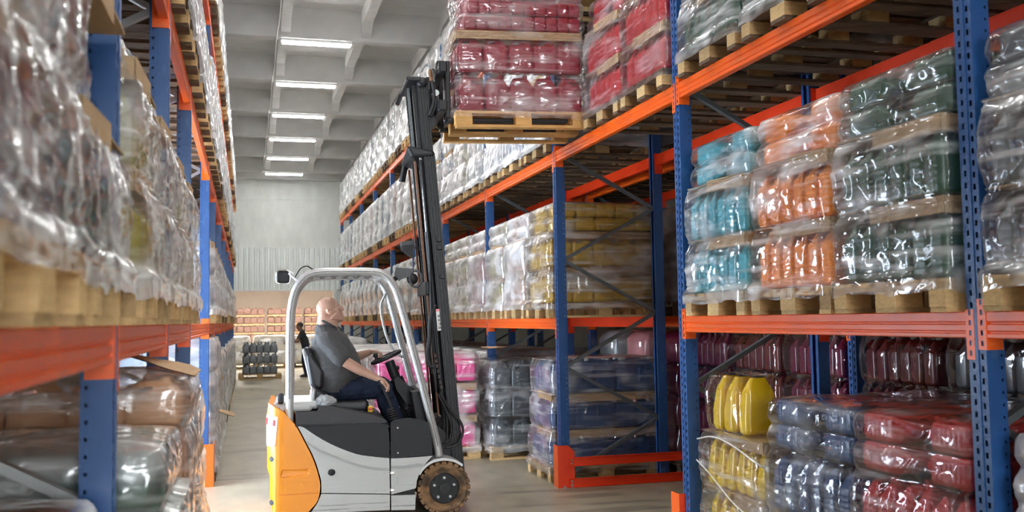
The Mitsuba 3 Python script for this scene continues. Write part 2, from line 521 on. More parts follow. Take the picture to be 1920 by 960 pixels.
RX, RDEP = 2.90, 1.12
RY = [round(3.29 + 2.8 * k, 3) for k in range(-1, 11)]        # near edge of every right post
LEV = [(L1, 'lower'), (L2, 'upper'), (L3, 'top')]
BAYR = ['bay before the cross passage nearest the photographer', 'bay before the cross passage', 'cross passage bay'] + [f'{o} bay beyond the cross passage' for o in ORD]
for k, y in enumerate(RY):
    if k == 0:
        lab = 'blue upright of the rack facing the forklift, nearest the photographer'
    elif k < 4:
        lab = ['', 'near blue perforated rack upright with two hole columns, at the red load',
               'blue rack upright at the near side of the cross passage, beside the yellow load', 'blue rack upright with the red guard rails at its foot'][k]
    else:
        lab = f'blue rack upright, {ORD[k - 4]} one beyond the guarded upright in the facing rack'
    frame(y, RX, 1.12, 1, lab, k < 6, 0.10)
RACKR = 'in the rack the forklift faces'
for k in range(len(RY) - 1):
    y0, y1 = RY[k] + 0.1, RY[k + 1]
    for z, nm in LEV:
        if k == 2 and nm == 'lower':
            continue
        bay = ['bay nearest the camera', 'bay before the passage', 'bay over the passage'][k] if k < 3 else f'{ORD[k - 3]} bay past the passage'
        beam(y0, y1, RX, 1, z, f'orange {nm} load beam along the aisle, facing rack, {bay}')
        beam(y0, y1, RX, 1, z, f'red {nm} load beam at the back, facing rack, {bay}', True, RX + 1.12)

# guards at the feet beside the passage
def guard(key_lab, y, face_y, rails=True):
    q = thing('post_protector', key_lab, 'post protector')
    sd = [(0, 0), (0.0, 0.40), (0.10, 0.40), (0.165, 0.34), (0.165, 0)]
    m = extr(sd, 0.004)
    m.apply_transform(np.array([[1, 0, 0, RX - 0.04], [0, 0, 1, face_y], [0, 1, 0, 0], [0, 0, 0, 1.0]]))
    m.fix_normals()
    put('side_plate', m, 'm_redorange', q)
    put('front_plate', box(RX - 0.045, RX - 0.04, face_y, face_y + 0.13, 0, 0.40), 'm_orange', q)
    for i, (dx, dy) in enumerate(((0.0, 0.02), (0.12, -0.015), (0.05, -0.015))):
        put('anchor_bolt', BOLT, None, q, tw=T().translate([RX - 0.03 + dx, face_y + dy, 0.01]))
    if rails:
        r = thing('guard_rail', 'pair of red channel rails across the foot of the frame beside the passage', 'guard rail')
        for z in (0.20, 0.0):
            for part in ('rail',):
                m = cat(box(2.965, 4.20, face_y - 0.014, face_y - 0.004, z + 0.004, z + 0.084), box(2.965, 4.20, face_y - 0.03, face_y - 0.004, z + 0.08, z + 0.086), box(2.965, 4.20, face_y - 0.03, face_y - 0.004, z + 0.002, z + 0.008))
                put('rail', m, 'm_redorange', r)
            for zz in (0.03, 0.062):
                for xx in (2.99,):
                    b = trimesh.creation.cylinder(0.009, 0.016, sections=8)
                    b.apply_transform(rot((1, 0, 0), 90))
                    put('bolt', moved(b, xx, face_y - 0.018, z + zz), 'm_galv', r)
    return q


guard('orange foot guard of the upright beyond the passage, carrying red rails', RY[3], RY[3] - 0.035)
guard('orange foot guard of the upright at the passage, beside the yellow load', RY[2], RY[2] + 0.145 - 0.13 + 0.06, False)

# the row standing back to back behind it
QX = 4.24
RQ = RY[:7]
for k, y in enumerate(RQ):
    frame(y, QX, 1.1, 1, f'dark blue upright of the shadowed rear row, {ORD[k]} one from the photographer', k in (1, 2, 3), 0.10)
for k in range(len(RQ) - 1):
    y0, y1 = RQ[k] + 0.1, RQ[k + 1]
    for z, nm in LEV[:2]:
        beam(y0, y1, QX, 1, z, f'red {nm} beam of the shadowed rear row, {ORD[k]} bay, side towards the aisle')
        beam(y0, y1, QX, 1, z, f'red {nm} beam of the shadowed rear row, {ORD[k]} bay, far side', True, QX + 1.1)

# the rack behind the forklift
LX = -0.38
LY = [-0.75, 1.15, 3.06, 5.0, 6.93, 10.33, 12.22, 15.03, 17.95, 20.75, 23.55, 26.35, 29.2]
for k, y in enumerate(LY):
    if k < 2:
        lab = f'blue upright of the near rack beside the photographer, {ORD[k]} one'
    elif k == 2:
        lab = 'blue upright nearest in the rack behind the forklift, with two grey braces'
    elif k == 5:
        lab = 'pale lit blue upright beyond the gap in the rack behind the forklift'
    else:
        lab = f'blue upright of the rack behind the forklift, {ORD[k - 2]} from the near end'
    frame(y, LX, 1.1, -1, lab, k < 7, 0.07 if k != 2 else 0.05, 'm_galv')
for k in range(1, len(LY) - 1):
    y0, y1 = LY[k] + 0.1, LY[k + 1]
    for z, nm in LEV:
        bay = 'nearest bay' if k == 1 else f'{ORD[k - 1]} bay'
        beam(y0, y1, LX, -1, z, f'orange {nm} load beam along the aisle, {bay} of the rack behind the forklift')
        beam(y0, y1, LX, -1, z, f'red {nm} load beam at the back, {bay} of the rack behind the forklift', True, LX - 1.1)
q = thing('post_protector', 'orange foot guard with cardboard on top, at the pale upright behind the forklift', 'post protector')
put('side_plate', box(LX - 0.10, LX + 0.06, 10.13, 10.136, 0, 0.42), 'm_orange', q)
put('front_plate', box(LX + 0.055, LX + 0.06, 10.13, 10.41, 0, 0.42), 'm_orange', q)

# ------------------------------------------------------------------ pallets: 1.2 along x, 0.8 along y
PW, PL, PH = 1.2, 0.8, 0.144


def pallet_pieces(seed):
    r = random.Random(seed)
    out = []
    j = lambda s=0.004: r.uniform(-s, s)
    for y, w in ((0.0725, 0.145), (0.236, 0.10), (0.4, 0.145), (0.564, 0.10), (0.7275, 0.145)):
        out.append(('deck_board', box(-0.6 + j(), 0.6 + j(), y - 0.4 - w / 2 + j(), y - 0.4 + w / 2 + j(), 0.122, 0.144)))
    for x in (-0.5275, 0, 0.5275):
        out.append(('stringer_board', box(x - 0.0725 + j(), x + 0.0725 + j(), -0.4, 0.4, 0.1, 0.1215)))
    for x in (-0.5275, 0, 0.5275):
        for y, w in ((-0.35, 0.1), (0, 0.145), (0.35, 0.1)):
            out.append(('block', box(x - 0.0725 + j(), x + 0.0725 + j(), y - w / 2 + j(), y + w / 2 + j(), 0.0225, 0.0995)))
    for y, w in ((-0.35, 0.1), (0, 0.145), (0.35, 0.1)):
        out.append(('runner', box(-0.6 + j(), 0.6 + j(), y - w / 2, y + w / 2, 0, 0.022)))
    return out


WOODS = ['m_wood_a', 'm_wood_b', 'm_wood_shade']
PAL_NEAR = []
for s in range(4):
    r = random.Random(90 + s)
    PAL_NEAR.append([(n, ply_of(m, r.choice(('m_wood_a', 'm_wood_b', 'm_wood_b')))) for n, m in pallet_pieces(s)])
PAL_SHADE = []  # shade from below painted into the boards; blocks keep the lit tone
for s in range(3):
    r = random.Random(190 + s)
    PAL_SHADE.append([(n, ply_of(m, r.choice(WOODS[:2]) if n == 'block' else 'm_wood_shade')) for n, m in pallet_pieces(40 + s)])
PAL_NEW = [(n, ply_of(m, 'm_wood_new')) for n, m in pallet_pieces(11)]
PAL_FAR = [ply_of(cat(*[m for _, m in pallet_pieces(20 + s)]), WOODS[s]) for s in range(3)]


def pallet(x, y, z, lab, near, seed, group=None, tw=None, new=False, shaded=False):
    q = thing('wooden_pallet', lab, 'pallet', group)
    M = tw if tw is not None else T().translate([x, y, z])
    if near:
        for n, d in (PAL_NEW if new else PAL_SHADE[seed % 3] if shaded else PAL_NEAR[seed % 4]):
            put(n, d, None, q, tw=M)
    else:
        scene[q] = {**PAL_FAR[seed % 3], 'to_world': M}
    return q


# ------------------------------------------------------------------ jugs
def jug_mesh(seg, ribs=False, taper=0.0):
    """five litre canister standing at the origin: 0.224 along x, 0.126 along y, 0.33 high"""
    s = lambda x, y, z, r: m3.Manifold.sphere(r, seg).translate([x, y, z])
    r = 0.028
    hx, hy = 0.112 - r, 0.063 - r
    low = [s(a * hx, b * hy, z, r) for a in (-1, 1) for b in (-1, 1) for z in (r, 0.215)]
    up = [s(a * hx, b * hy, 0.205, r) for a in (-1, 1) for b in (-1, 1)] + [s(-0.055, 0, 0.285, 0.02), s(0.045, 0, 0.292, 0.024)]
    m = m3.Manifold.batch_hull(low) + m3.Manifold.batch_hull(up)
    m += m3.Manifold.cylinder(0.03, 0.021, 0.021, seg + 4).translate([0.045, 0, 0.30])
    grip = m3.Manifold.batch_hull([s(-0.055, y, 0.245, 0.013) for y in (-0.09, 0.09)] + [s(-0.01, y, 0.262, 0.013) for y in (-0.09, 0.09)])
    m -= grip
    if ribs:
        for k in range(6):
            z = 0.05 + 0.028 * k
            m += m3.Manifold.batch_hull([s(a * (0.112 - 0.007), b * 0.03, z, 0.0095) for a in (-1, 1) for b in (-1, 1)])
    return tri(m)


def bottle_mesh(seg):
    """wide bottle tapering to a flat narrow top"""
    s = lambda x, y, z, r: m3.Manifold.sphere(r, seg).translate([x, y, z])
    pts = [s(a * 0.080, b * 0.030, z, 0.030) for a in (-1, 1) for b in (-1, 1) for z in (0.03, 0.12)] + [s(a * 0.066, b * 0.02, 0.24, 0.025) for a in (-1, 1) for b in (-1, 1)] + [s(a * 0.036, b * 0.012, 0.318, 0.012) for a in (-1, 1) for b in (-1, 1)]
    return tri(m3.Manifold.batch_hull(pts))


JUGM = {'n': jug_mesh(10, True), 'm': jug_mesh(6), 'b': bottle_mesh(10)}
CAPM = trimesh.creation.cylinder(0.024, 0.03, sections=12)
CAPM.apply_translation([0.045, 0, 0.335])
_jug = {}


def jug(kind, col):
    k = (kind, col)
    if k not in _jug:
        _jug[k] = ply_of(JUGM[kind], 'm_jug_' + col, 40)
    return _jug[k]


CAPS = {c: ply_of(CAPM, c) for c in ('m_cap', 'm_capwhite')}


# ------------------------------------------------------------------ film round a load
def ringpos(hx, hy, n, rc):
    """n points of a rounded rectangle, with outward normals and the run along it"""
    segs = [((-hx + rc, -hy), (hx - rc, -hy), (0, -1)), ((hx, -hy + rc), (hx, hy - rc), (1, 0)), ((hx - rc, hy), (-hx + rc, hy), (0, 1)), ((-hx, hy - rc), (-hx, -hy + rc), (-1, 0))]
    per = [2 * (hx - rc), 2 * (hy - rc)] * 2
    arc = PI / 2 * rc
    tot = sum(per) + 4 * arc
    s = np.arange(n) / n * tot
    P, Nn, U, S = [], [], [], []
    for v in s:
        acc = 0
        for k in range(4):
            if v <= acc + per[k]:
                t = (v - acc) / per[k]
                a, b, nn = segs[k]
                P.append((a[0] + (b[0] - a[0]) * t, a[1] + (b[1] - a[1]) * t))
                Nn.append(nn)
                U.append(v - acc)
                S.append(k)
                break
            acc += per[k]
            if v <= acc + arc:
                ang0 = [-PI / 2, 0, PI / 2, PI][k]
                ang = ang0 + (v - acc) / rc
                cxy = [(hx - rc, -hy + rc), (hx - rc, hy - rc), (-hx + rc, hy - rc), (-hx + rc, -hy + rc)][k]
                nn = (math.cos(ang), math.sin(ang))
                P.append((cxy[0] + rc * nn[0], cxy[1] + rc * nn[1]))
                Nn.append(nn)
                U.append(0)
                S.append(k + 4)
                break
            acc += arc
    return np.array(P), np.array(Nn), np.array(U), np.array(S)


def film_mesh(layers, hx, hy, n, dz, seed, front=-1, rough=1.0, skirt=0.06, pal=True, rc=0.05, bulge=1.0):
    """layers: list of (kind, height, inset of the aisle side). z = 0 is the pallet's deck"""
    top = sum(l[1] for l in layers)
    zs = np.unique(np.concatenate([np.arange(-skirt, top, dz) + (0.003 if skirt == 0 else 0), [top]]))
    edges, z0 = [], 0
    for kd, h, ins in layers:
        edges.append((z0, z0 + h, kd, ins))
        z0 += h
    P, Nn, U, S = ringpos(hx, hy, n, rc)
    lob = np.where(S % 2 == 1, np.abs(np.sin(PI * U / 0.13)), np.abs(np.sin(PI * U / 0.232)))
    lob = np.where(S > 3, 1.0, lob)
    V = []
    rng = random.Random(seed)
    lean = (rng.uniform(-0.012, 0.012), rng.uniform(-0.012, 0.012))
    for z in zs:
        off, ins = 0.012, 0.0
        for a, b, kd, i_ in edges:
            if a <= z <= b or (z < 0 and a == 0):
                t = min(max((z - a) / (b - a), 0), 1)
                off = -0.004 - 0.02 * (bulge - 1) + 0.026 * bulge * (max(math.sin(PI * t), 0) ** 0.45)
                if kd == 'stand':
                    off = off + 0.008 * (lob - 0.6) * min(1, 4 * t * (1 - t)) + (-0.012 if t > 0.75 else 0) * (t - 0.75) * 4
                elif kd == 'lie':
                    off = -0.012 + 0.034 * (max(math.sin(PI * t), 0) ** 0.5)
                else:
                    off = 0.006
                ins = i_
                if z < 0:
                    off = 0.004 + 0.0 * lob
        p = P + Nn * np.asarray(off)[..., None] if np.ndim(off) else P + Nn * off
        if z < 0.045 and pal:
            t = min(1.0, (0.045 - z) / 0.037)
            p = p * (1 - t + t * np.array([max(hx, 0.622) / hx, max(hy, 0.422) / hy]))
        k = (front * P[:, 0] > 0).astype(float) * np.clip(np.abs(P[:, 0]) / hx, 0, 1)
        p = p - np.stack([front * k * ins, np.zeros(n)], 1)
        p[:, 0] += lean[0] * z
        p[:, 1] += lean[1] * z
        V.append(np.column_stack([p, np.full(n, z)]))
    V = np.array(V)
    m = len(zs)
    for s_, dzt in ((0.86, 0.012), (0.6, 0.018), (0.3, 0.015), (0.02, 0.012)):
        r = V[m - 1].copy()
        c = r.mean(0)
        r = c + (r - c) * [s_, s_, 1]
        r[:, 2] = top + dzt
        V = np.concatenate([V, r[None]])
    M = len(V)
    q = V.reshape(-1, 3)
    sh = np.array([seed * 1.37, seed * 0.71, seed * 2.13])
    nn = np.tile(np.column_stack([Nn, np.zeros(n)]), (M, 1))
    tp = (np.arange(M) >= m).repeat(n)
    nn[tp] = (0, 0, 1)
    f1 = meshkit.fbm((q + sh) * [4.5, 4.5, 4.5], 3, seed) - 0.5
    f2 = meshkit.fbm((q + sh) * [9, 9, 55], 3, seed + 5) - 0.5
    f3 = 1 - np.abs(2 * meshkit.noise((q + sh) * [7, 7, 13] + 3 * f1[:, None], seed + 9) - 1)
    dsp = (0.016 * f1 + 0.007 * f2 + 0.008 * (f3 ** 6)) * rough
    dsp = np.where(q[:, 2] < 0.0, np.abs(dsp) * 0.5, dsp)
    q = q + nn * dsp[:, None]
    # ragged lower hem
    low = np.repeat(zs <= -skirt + 1e-6, n) & (skirt > 0)
    hem = np.zeros(M * n, bool)
    hem[:len(low)] = low
    q[hem, 2] += 0.05 * (meshkit.fbm((q[hem] + sh) * [9, 9, 1], 2, seed + 3) - 0.5)
    i, j = np.meshgrid(np.arange(M - 1), np.arange(n), indexing='ij')
    f = np.stack([i * n + j, i * n + (j + 1) % n, (i + 1) * n + (j + 1) % n, (i + 1) * n + j], -1).reshape(-1, 4)
    return trimesh.Trimesh(q, np.vstack([f[:, [0, 1, 2]], f[:, [0, 2, 3]]]), process=False)


# ------------------------------------------------------------------ loads
STD = [('stand', 0.345, 0), ('sheet', 0.012, 0), ('stand', 0.345, 0), ('sheet', 0.012, 0), ('lie', 0.142, 0.05), ('lie', 0.142, 0.06)]
TWO = [('stand', 0.345, 0), ('sheet', 0.012, 0), ('stand', 0.345, 0.02), ('sheet', 0.012, 0), ('stand', 0.345, 0.03)]
LOWL = [('stand', 0.345, 0), ('sheet', 0.012, 0), ('stand', 0.345, 0), ('lie', 0.142, 0.02), ('lie', 0.142, 0.03)]
JUGCAP = 0.335


def tray_mesh(hx, hy, front, seed):
    """cardboard sheet with its rim folded down in places"""
    r = random.Random(seed)
    ms = [box(-hx, hx, -hy, hy, 0, 0.006)]
    y1 = r.uniform(-0.1, 0.5) * hy
    ms.append(box(-hx, hx, -hy - 0.003, -hy, -0.07, 0.006))
    a = bar((front * (hx + 0.004), -hy, -0.03), (front * (hx + 0.009), y1, -0.022 + r.uniform(-0.02, 0.02)), 0.003, 0.075, (0, 0, 1))
    ms.append(a)
    return cat(*ms)


_far_film, _layer = {}, {}


def layer_mesh(kd, hx, hy, h):
    """one layer of jugs seen from far away: the rounded fronts as one lumpy block"""
    n = 48
    P, Nn, U, S = ringpos(hx, hy, n, 0.05)
    V = []
    for t, s_ in ((0.0, 0.96), (0.1, 1.0), (0.7, 1.0), (0.86, 0.93), (1.0, 0.80)) if kd == 'stand' else ((0, 0.93), (0.3, 1), (0.7, 1), (1, 0.93)):
        lob = np.where(S > 3, 1.0, np.where(S % 2 == 1, np.abs(np.sin(PI * U / 0.13)), np.abs(np.sin(PI * U / 0.232))))
        p = P * s_ - Nn * (0.02 * (1 - lob))[:, None]
        V.append(np.column_stack([p, np.full(n, t * h * 0.96)]))
    V = np.array(V)
    M = len(V)
    q = np.vstack([V.reshape(-1, 3), [[0, 0, h * 0.96]]])
    i, j = np.meshgrid(np.arange(M - 1), np.arange(n), indexing='ij')
    f = np.stack([i * n + j, i * n + (j + 1) % n, (i + 1) * n + (j + 1) % n, (i + 1) * n + j], -1).reshape(-1, 4)
    jj = np.arange(n)
    return trimesh.Trimesh(q, np.vstack([f[:, [0, 1, 2]], f[:, [0, 2, 3]], np.stack([jj + (M - 1) * n, (jj + 1) % n + (M - 1) * n, jj * 0 + M * n], 1)]), process=False)


def load(x, y, z, col, lab, group, lod, seed, layers=STD, front=-1, hx=0.575, hy=0.385, col2=None, tw=None, top_full=False, kind=None, caps=None, film=True, near_side=True, rough=1.0, fmat_='m_film', lie_n=5, far_film='m_film_thick'):
    if lod == 2 and hy == 0.385:
        hy = 0.365
    """a stretch-wrapped stack of jugs standing on a pallet's deck at z. lod 0 near .. 2 far"""
    q = thing('wrapped_jug_load', lab, 'wrapped load', group)
    M0 = tw if tw is not None else T().translate([x, y, z])
    r = random.Random(seed)
    kd = kind or ('n' if lod == 0 else 'm')
    zz = 0.004
    for li, (k, h, ins) in enumerate(layers):
        c = col2 if (col2 and li >= len(layers) - 2) else col
        last = li == len(layers) - 1
        if lod == 2:
            if k == 'sheet' and h > 0.015:
                put('cardboard_sheet', box(-hx, hx, -hy, hy, 0, h), 'm_card', q, tw=M0 @ T().translate([0, 0, zz]))
            if k != 'sheet':
                key = (k, round(hx, 2), round(hy, 2), h, c)
                if key not in _layer:
                    _layer[key] = ply_of(layer_mesh(k, hx - 0.05, hy - 0.045, h), 'm_jug_' + c, 50)
                put('jug_layer', _layer[key], None, q, tw=M0 @ T().translate([-front * ins * 0.5, 0, zz]))
            zz += h
            continue
        if k == 'sheet':
            put('cardboard_sheet', tray_mesh(hx - 0.008, hy - 0.006, front, seed + li), 'm_card', q, tw=M0 @ T().translate([0, 0, zz]))
        elif k == 'stand':
            nx, ny = 5, 6
            px, py = (2 * hx - 0.03) / nx, (2 * hy - 0.03) / ny
            for ix in range(nx):
                fr = (ix == 0) if front < 0 else (ix == nx - 1)
                for iy in range(ny):
                    if not (fr or (iy == 0 and near_side) or (last and top_full) or (top_full and li == len(layers) - 3 and False)):
                        continue
                    X = (-hx + 0.015 + px * (ix + 0.5)) - front * ins * (1 if fr else 0.3)
                    Y = -hy + 0.015 + py * (iy + 0.5)
                    Mj = M0 @ T().translate([X + r.uniform(-.006, .006), Y, zz]).rotate([0, 0, 1], r.choice((0, 0, 0, 180)) + r.uniform(-3, 3)).scale([px / 0.226, py / 0.128, h / 0.345])
                    jk = put('jug', jug(kd, c), None, q, tw=Mj)
                    if caps and kd != 'b':
                        put('cap', CAPS[caps], None, jk, tw=Mj)
        elif k == 'end':
            ny = 4
            py = (2 * hy - 0.03) / ny
            for iy in range(ny):
                Mj = M0 @ T().translate([front * (hx - 0.01 - ins), -hy + 0.015 + py * (iy + 0.5), zz + h / 2]).rotate([0, 0, 1], 90 if front > 0 else -90).rotate([1, 0, 0], -90).scale([py / 0.226, h / 0.13, 1.0])
                put('jug', jug('n', c), None, q, tw=Mj)
        else:
            nx, ny = lie_n, 2
            px = (2 * hx - 0.03 - abs(ins)) / nx
            for ix in range(nx):
                fr = (ix == 0) if front < 0 else (ix == nx - 1)
                for iy in range(ny):
                    if not (fr or iy == 0 or (last and top_full)):
                        continue
                    off = abs(ins) if front < 0 else 0
                    X = -hx + 0.015 + off + px * (ix + 0.5)
                    d = 1 if iy == 0 else -1
                    y0 = -hy + 0.012 if iy == 0 else hy - 0.012
                    Mj = M0 @ T().translate([X, y0, zz + h / 2]).rotate([1, 0, 0], -90 * d).scale([px / 0.226, h / 0.13, (2 * hy / 2 - 0.02) / 0.345])
                    put('jug', jug(kd if kd != 'b' else 'n', c), None, q, tw=Mj)
        zz += h
    if film:
        if lod == 0:
            fm = film_mesh(layers, hx + 0.012, hy + 0.012, 300, 0.011, seed, front, rough)
            put('stretch_film', fm, fmat_, q, smooth=True, tw=M0)
        else:
            v = seed % (5 if lod == 1 else 4)
            key = (lod, far_film, v, front, round(hx, 2), round(hy, 2), tuple(layers))
            if key not in _far_film:
                n_, dz_, sk_ = (150, 0.022, 0.05) if lod == 1 else (72, 0.05, 0.0)
                _far_film[key] = mikit.ply(film_mesh(layers, hx + 0.012, hy + 0.012, n_, dz_, 40 + v, front, 1.1, sk_, True, 0.05 if lod == 1 else 0.11, 1.0 if lod == 1 else 2.0), far_film, smooth=True)
            put('stretch_film', _far_film[key], None, q, tw=M0)
    return q
# ------------------------------------------------------------------ what stands where
POS3, POS2 = ['nearest', 'middle', 'farthest'], ['nearer', 'farther']
NUM = ['one', 'two', 'three', 'four', 'five', 'six', 'seven', 'eight', 'nine', 'ten']
LEVN = {0: 'the floor', 1: 'lower shelf', 2: 'upper shelf', 3: 'top shelf'}
LEVZ = {0: 0.0, 1: L1, 2: L2, 3: L3}
CN = {'teal': 'teal', 'clear': 'clear', 'lightblue': 'pale blue', 'olive': 'olive yellow', 'rose': 'rose', 'amber': 'amber', 'peach': 'peach', 'sky': 'sky blue', 'maroon': 'dark maroon'}


def palload(x, y, lev, col, where, near, lod, seed, layers=STD, front=-1, what='film-wrapped {} jugs', group=None, pgroup=None, **kw):
    z = LEVZ[lev]
    c = CN.get(col, col)
    pl_ = f'pallet under the {c} load, {where}'
    pallet(x, y, z, pl_ if len(pl_.split()) <= 16 else f'pallet, {where}', near, seed, pgroup, shaded=lev >= 2)
    return load(x, y, z + PH, col, what.format(c) + ', ' + where, group, lod, seed, layers, front, **kw)


# the rack the forklift faces --------------------------------------------------
def bayname(k):
    return ['bay nearest the camera', 'bay before the passage', 'bay over the passage'][k] if k < 3 else f'{NUM[k - 3]} past passage'


XR = 3.45
SL = (0.445, 1.345, 2.255)     # slot centres from a post's far face


def slot(k, s):
    return RY[k] + 0.1 + SL[s]


def right(k, s, lev, col, lod, y=None, near=None, **kw):
    where = f'{POS3[s]} on {LEVN[lev]}, facing rack, {bayname(k)}'
    x = kw.pop('x', XR)
    return palload(x, slot(k, s) if y is None else y, lev, col, where, lod == 0 if near is None else near, lod, 100 * lev + 10 * k + s + 7, group=f'loads on {LEVN[lev]} of the facing rack', pgroup=f'pallets on {LEVN[lev]} of the facing rack', **kw)


right(1, 2, 1, 'teal', 0, y=5.575)
right(1, 1, 1, 'orange', 0, y=4.69)
right(1, 0, 1, 'green', 0, y=3.84, x=3.44)
right(0, 2, 1, 'grey', 0, y=2.85, x=3.46)
right(0, 1, 1, 'grey', 1, y=1.95)
right(1, 2, 2, 'green', 0, y=5.59, layers=TWO)
right(1, 1, 2, 'green', 0, y=4.70, layers=TWO)
right(1, 0, 2, 'clear', 1, y=3.835, near=True)
right(0, 2, 2, 'clear', 2, near=True)
for lev in (0, 1, 2):  # unseen loads added to keep front light from behind the rack
    for s in (0, 1):
        if not (lev == 1 and s == 1):
            right(0, s, lev, 'clear', 2)
right(2, 0, 2, 'red', 0, y=6.645, fmat_='m_film_light', layers=STD)
right(2, 1, 2, 'red', 0, y=7.52, fmat_='m_film_light', layers=STD)
for s in range(3):
    right(2, s, 3, ('maroon', 'red', 'clear')[s], 2, near=True)
    right(1, s, 3, 'clear', 2)
R1 = {3: ('amber', 'peach', 'olive'), 4: ('rose', 'olive', 'olive'), 5: ('clear', 'amber', 'rose'), 6: ('clear', 'olive', 'clear')}
R2 = {3: ('clear', 'lightblue', 'clear'), 4: ('clear', 'olive', 'lightblue'), 5: ('clear', 'sky', 'clear')}
rs = random.Random(5)
for k in range(3, 11):
    for s in range(3):
        c1 = R1[k][s] if k in R1 else rs.choice(('clear', 'white', 'lightblue', 'clear', 'green', 'sky'))
        right(k, s, 1, c1, 0 if (k == 3 and s == 0) else 1 if k < 6 else 2, near=k < 5)
        c2 = R2[k][s] if k in R2 else rs.choice(('clear', 'white', 'lightblue', 'clear', 'rose', 'sky'))
        right(k, s, 2, c2, 1 if k < 6 else 2, near=k < 5, layers=TWO)
        right(k, s, 3, rs.choice(('clear', 'white', 'clear', 'lightblue')), 2, layers=TWO)

# floor level of that rack
G0 = 'loads on the floor under the facing rack'
q = palload(3.53, 5.54, 0, 'yellow', 'on the floor under the teal load', True, 0, 31, [('stand', 0.35, 0), ('sheet', 0.01, 0), ('stand', 0.35, 0), ('sheet', 0.012, 0)], kind='b', hx=0.6, hy=0.39, what='film-wrapped tapered yellow bottles with three loose on top', group=G0)
for dx, dy in ((-0.485, 0.19), (-0.49, 0.03), (-0.475, -0.13)):
    Mb = T().translate([3.53 + dx, 5.54 + dy, PH + 0.735]).rotate([0, 0, 1], 8 * (dy - 0.03)).scale([1.02, 1.12, 1.06])
    jk = put('bottle', jug('b', 'yellow'), None, q, tw=Mb)
    put('cap', mikit.ply(rbox(-0.03, 0.03, -0.016, 0.016, 0.322, 0.338, 0.006), 'm_cap'), None, jk, tw=Mb)
put('stretch_film', film_mesh([('stand', 0.355, 0)], 0.13, 0.255, 160, 0.012, 5, -1, 0.6, 0.0, False), 'm_film_clear', q, True, T().translate([3.045, 5.57, PH + 0.735]))
for k_ in range(4):
    for dy in (-0.25, 0.0, 0.25):
        put('jug', jug('n', 'amber'), None, q, tw=T().translate([3.53 - 0.26 + 0.22 * k_, 5.54 + dy + 0.16, PH + 0.79]).rotate([1, 0, 0], 90).scale([0.95, 1.0, 0.7]))
palload(3.51, 4.67, 0, 'blue', 'on the floor under the orange load', True, 0, 33, LOWL, group=G0, hx=0.6, top_full=True, fmat_='m_film_light')
palload(3.50, 3.835, 0, 'red', 'on the floor under the green load', True, 0, 35, LOWL, group=G0, hx=0.6, top_full=True, fmat_='m_film_light')
palload(3.52, 2.84, 0, 'maroon', 'on the floor beside the near double-holed upright', True, 1, 36, LOWL, group=G0, top_full=True)
palload(3.48, 9.56, 0, 'blue', 'on the floor behind the red guard rails', True, 0, 37, TWO, group=G0, caps='m_capwhite', top_full=True, rough=0.8)
palload(3.30, 11.24, 0, 'grey', 'on the floor between the pink load and the guarded blue load', True, 0, 38, [('stand', 0.33, 0)] * 3, group=G0, caps='m_cap', top_full=True)
for i, y in enumerate((12.25, 13.15, 14.05, 15.04, 15.94, 16.8, 17.84)):
    palload(3.48, y, 0, ('grey', 'clear', 'white')[i % 3], f'floor under the facing rack, {ORD[i]} beyond the grey load', False, 2, 40 + i, TWO, group=G0)


def strip(parent, pts, w=0.012):
    w *= 0.6
    put('film_strip', tube(smoothpath(pts, 6), w, 6), 'm_filmtail', parent, True)


strip(q, [(2.89, 5.93, 0.80), (2.885, 5.70, 0.84), (2.88, 5.45, 0.82), (2.885, 5.2, 0.76), (2.92, 5.12, 0.72)], 0.010)
strip(q, [(2.89, 5.95, 0.66), (2.88, 5.75, 0.60), (2.88, 5.45, 0.47), (2.89, 5.2, 0.40)], 0.008)
qb_ = 'wrapped_jug_load'
# a row of loads on the aisle floor in front of it
GA = 'loads standing on the aisle floor beyond the forklift'
PINK = [('stand', 0.345, 0), ('sheet', 0.03, 0), ('stand', 0.345, 0), ('sheet', 0.03, 0), ('stand', 0.33, 0)]
palload(2.02, 11.44, 0, 'pink', 'on the aisle floor right behind the mast foot', True, 0, 51, PINK, group=GA, caps='m_capwhite', top_full=True, rough=0.7)
for i in range(4):
    palload(2.0, 12.42 + 0.96 * i, 0, 'white', f'aisle floor, {ORD[i]} behind the pink load', False, 1, 52 + i, PINK, group=GA, caps='m_capwhite', top_full=True)
for i in range(6):
    y = 23.6 + 1.3 * i
    c = ('white', 'clear', 'white', 'peach')[i % 4]
    Mp = T().translate([2.36, y, 0]).rotate([0, 0, 1], 90)
    pallet(0, 0, 0, f'wooden pallet on the far aisle floor, {ORD[i]} of the row ending at the opening', False, i, 'pallets on the far aisle floor', tw=Mp)
    load(2.36, y, PH, c, f'pale wrapped load on the far aisle floor, {ORD[i]} of the row to the opening', GA, 2, 60 + i, TWO, -1, 0.38, 0.5)

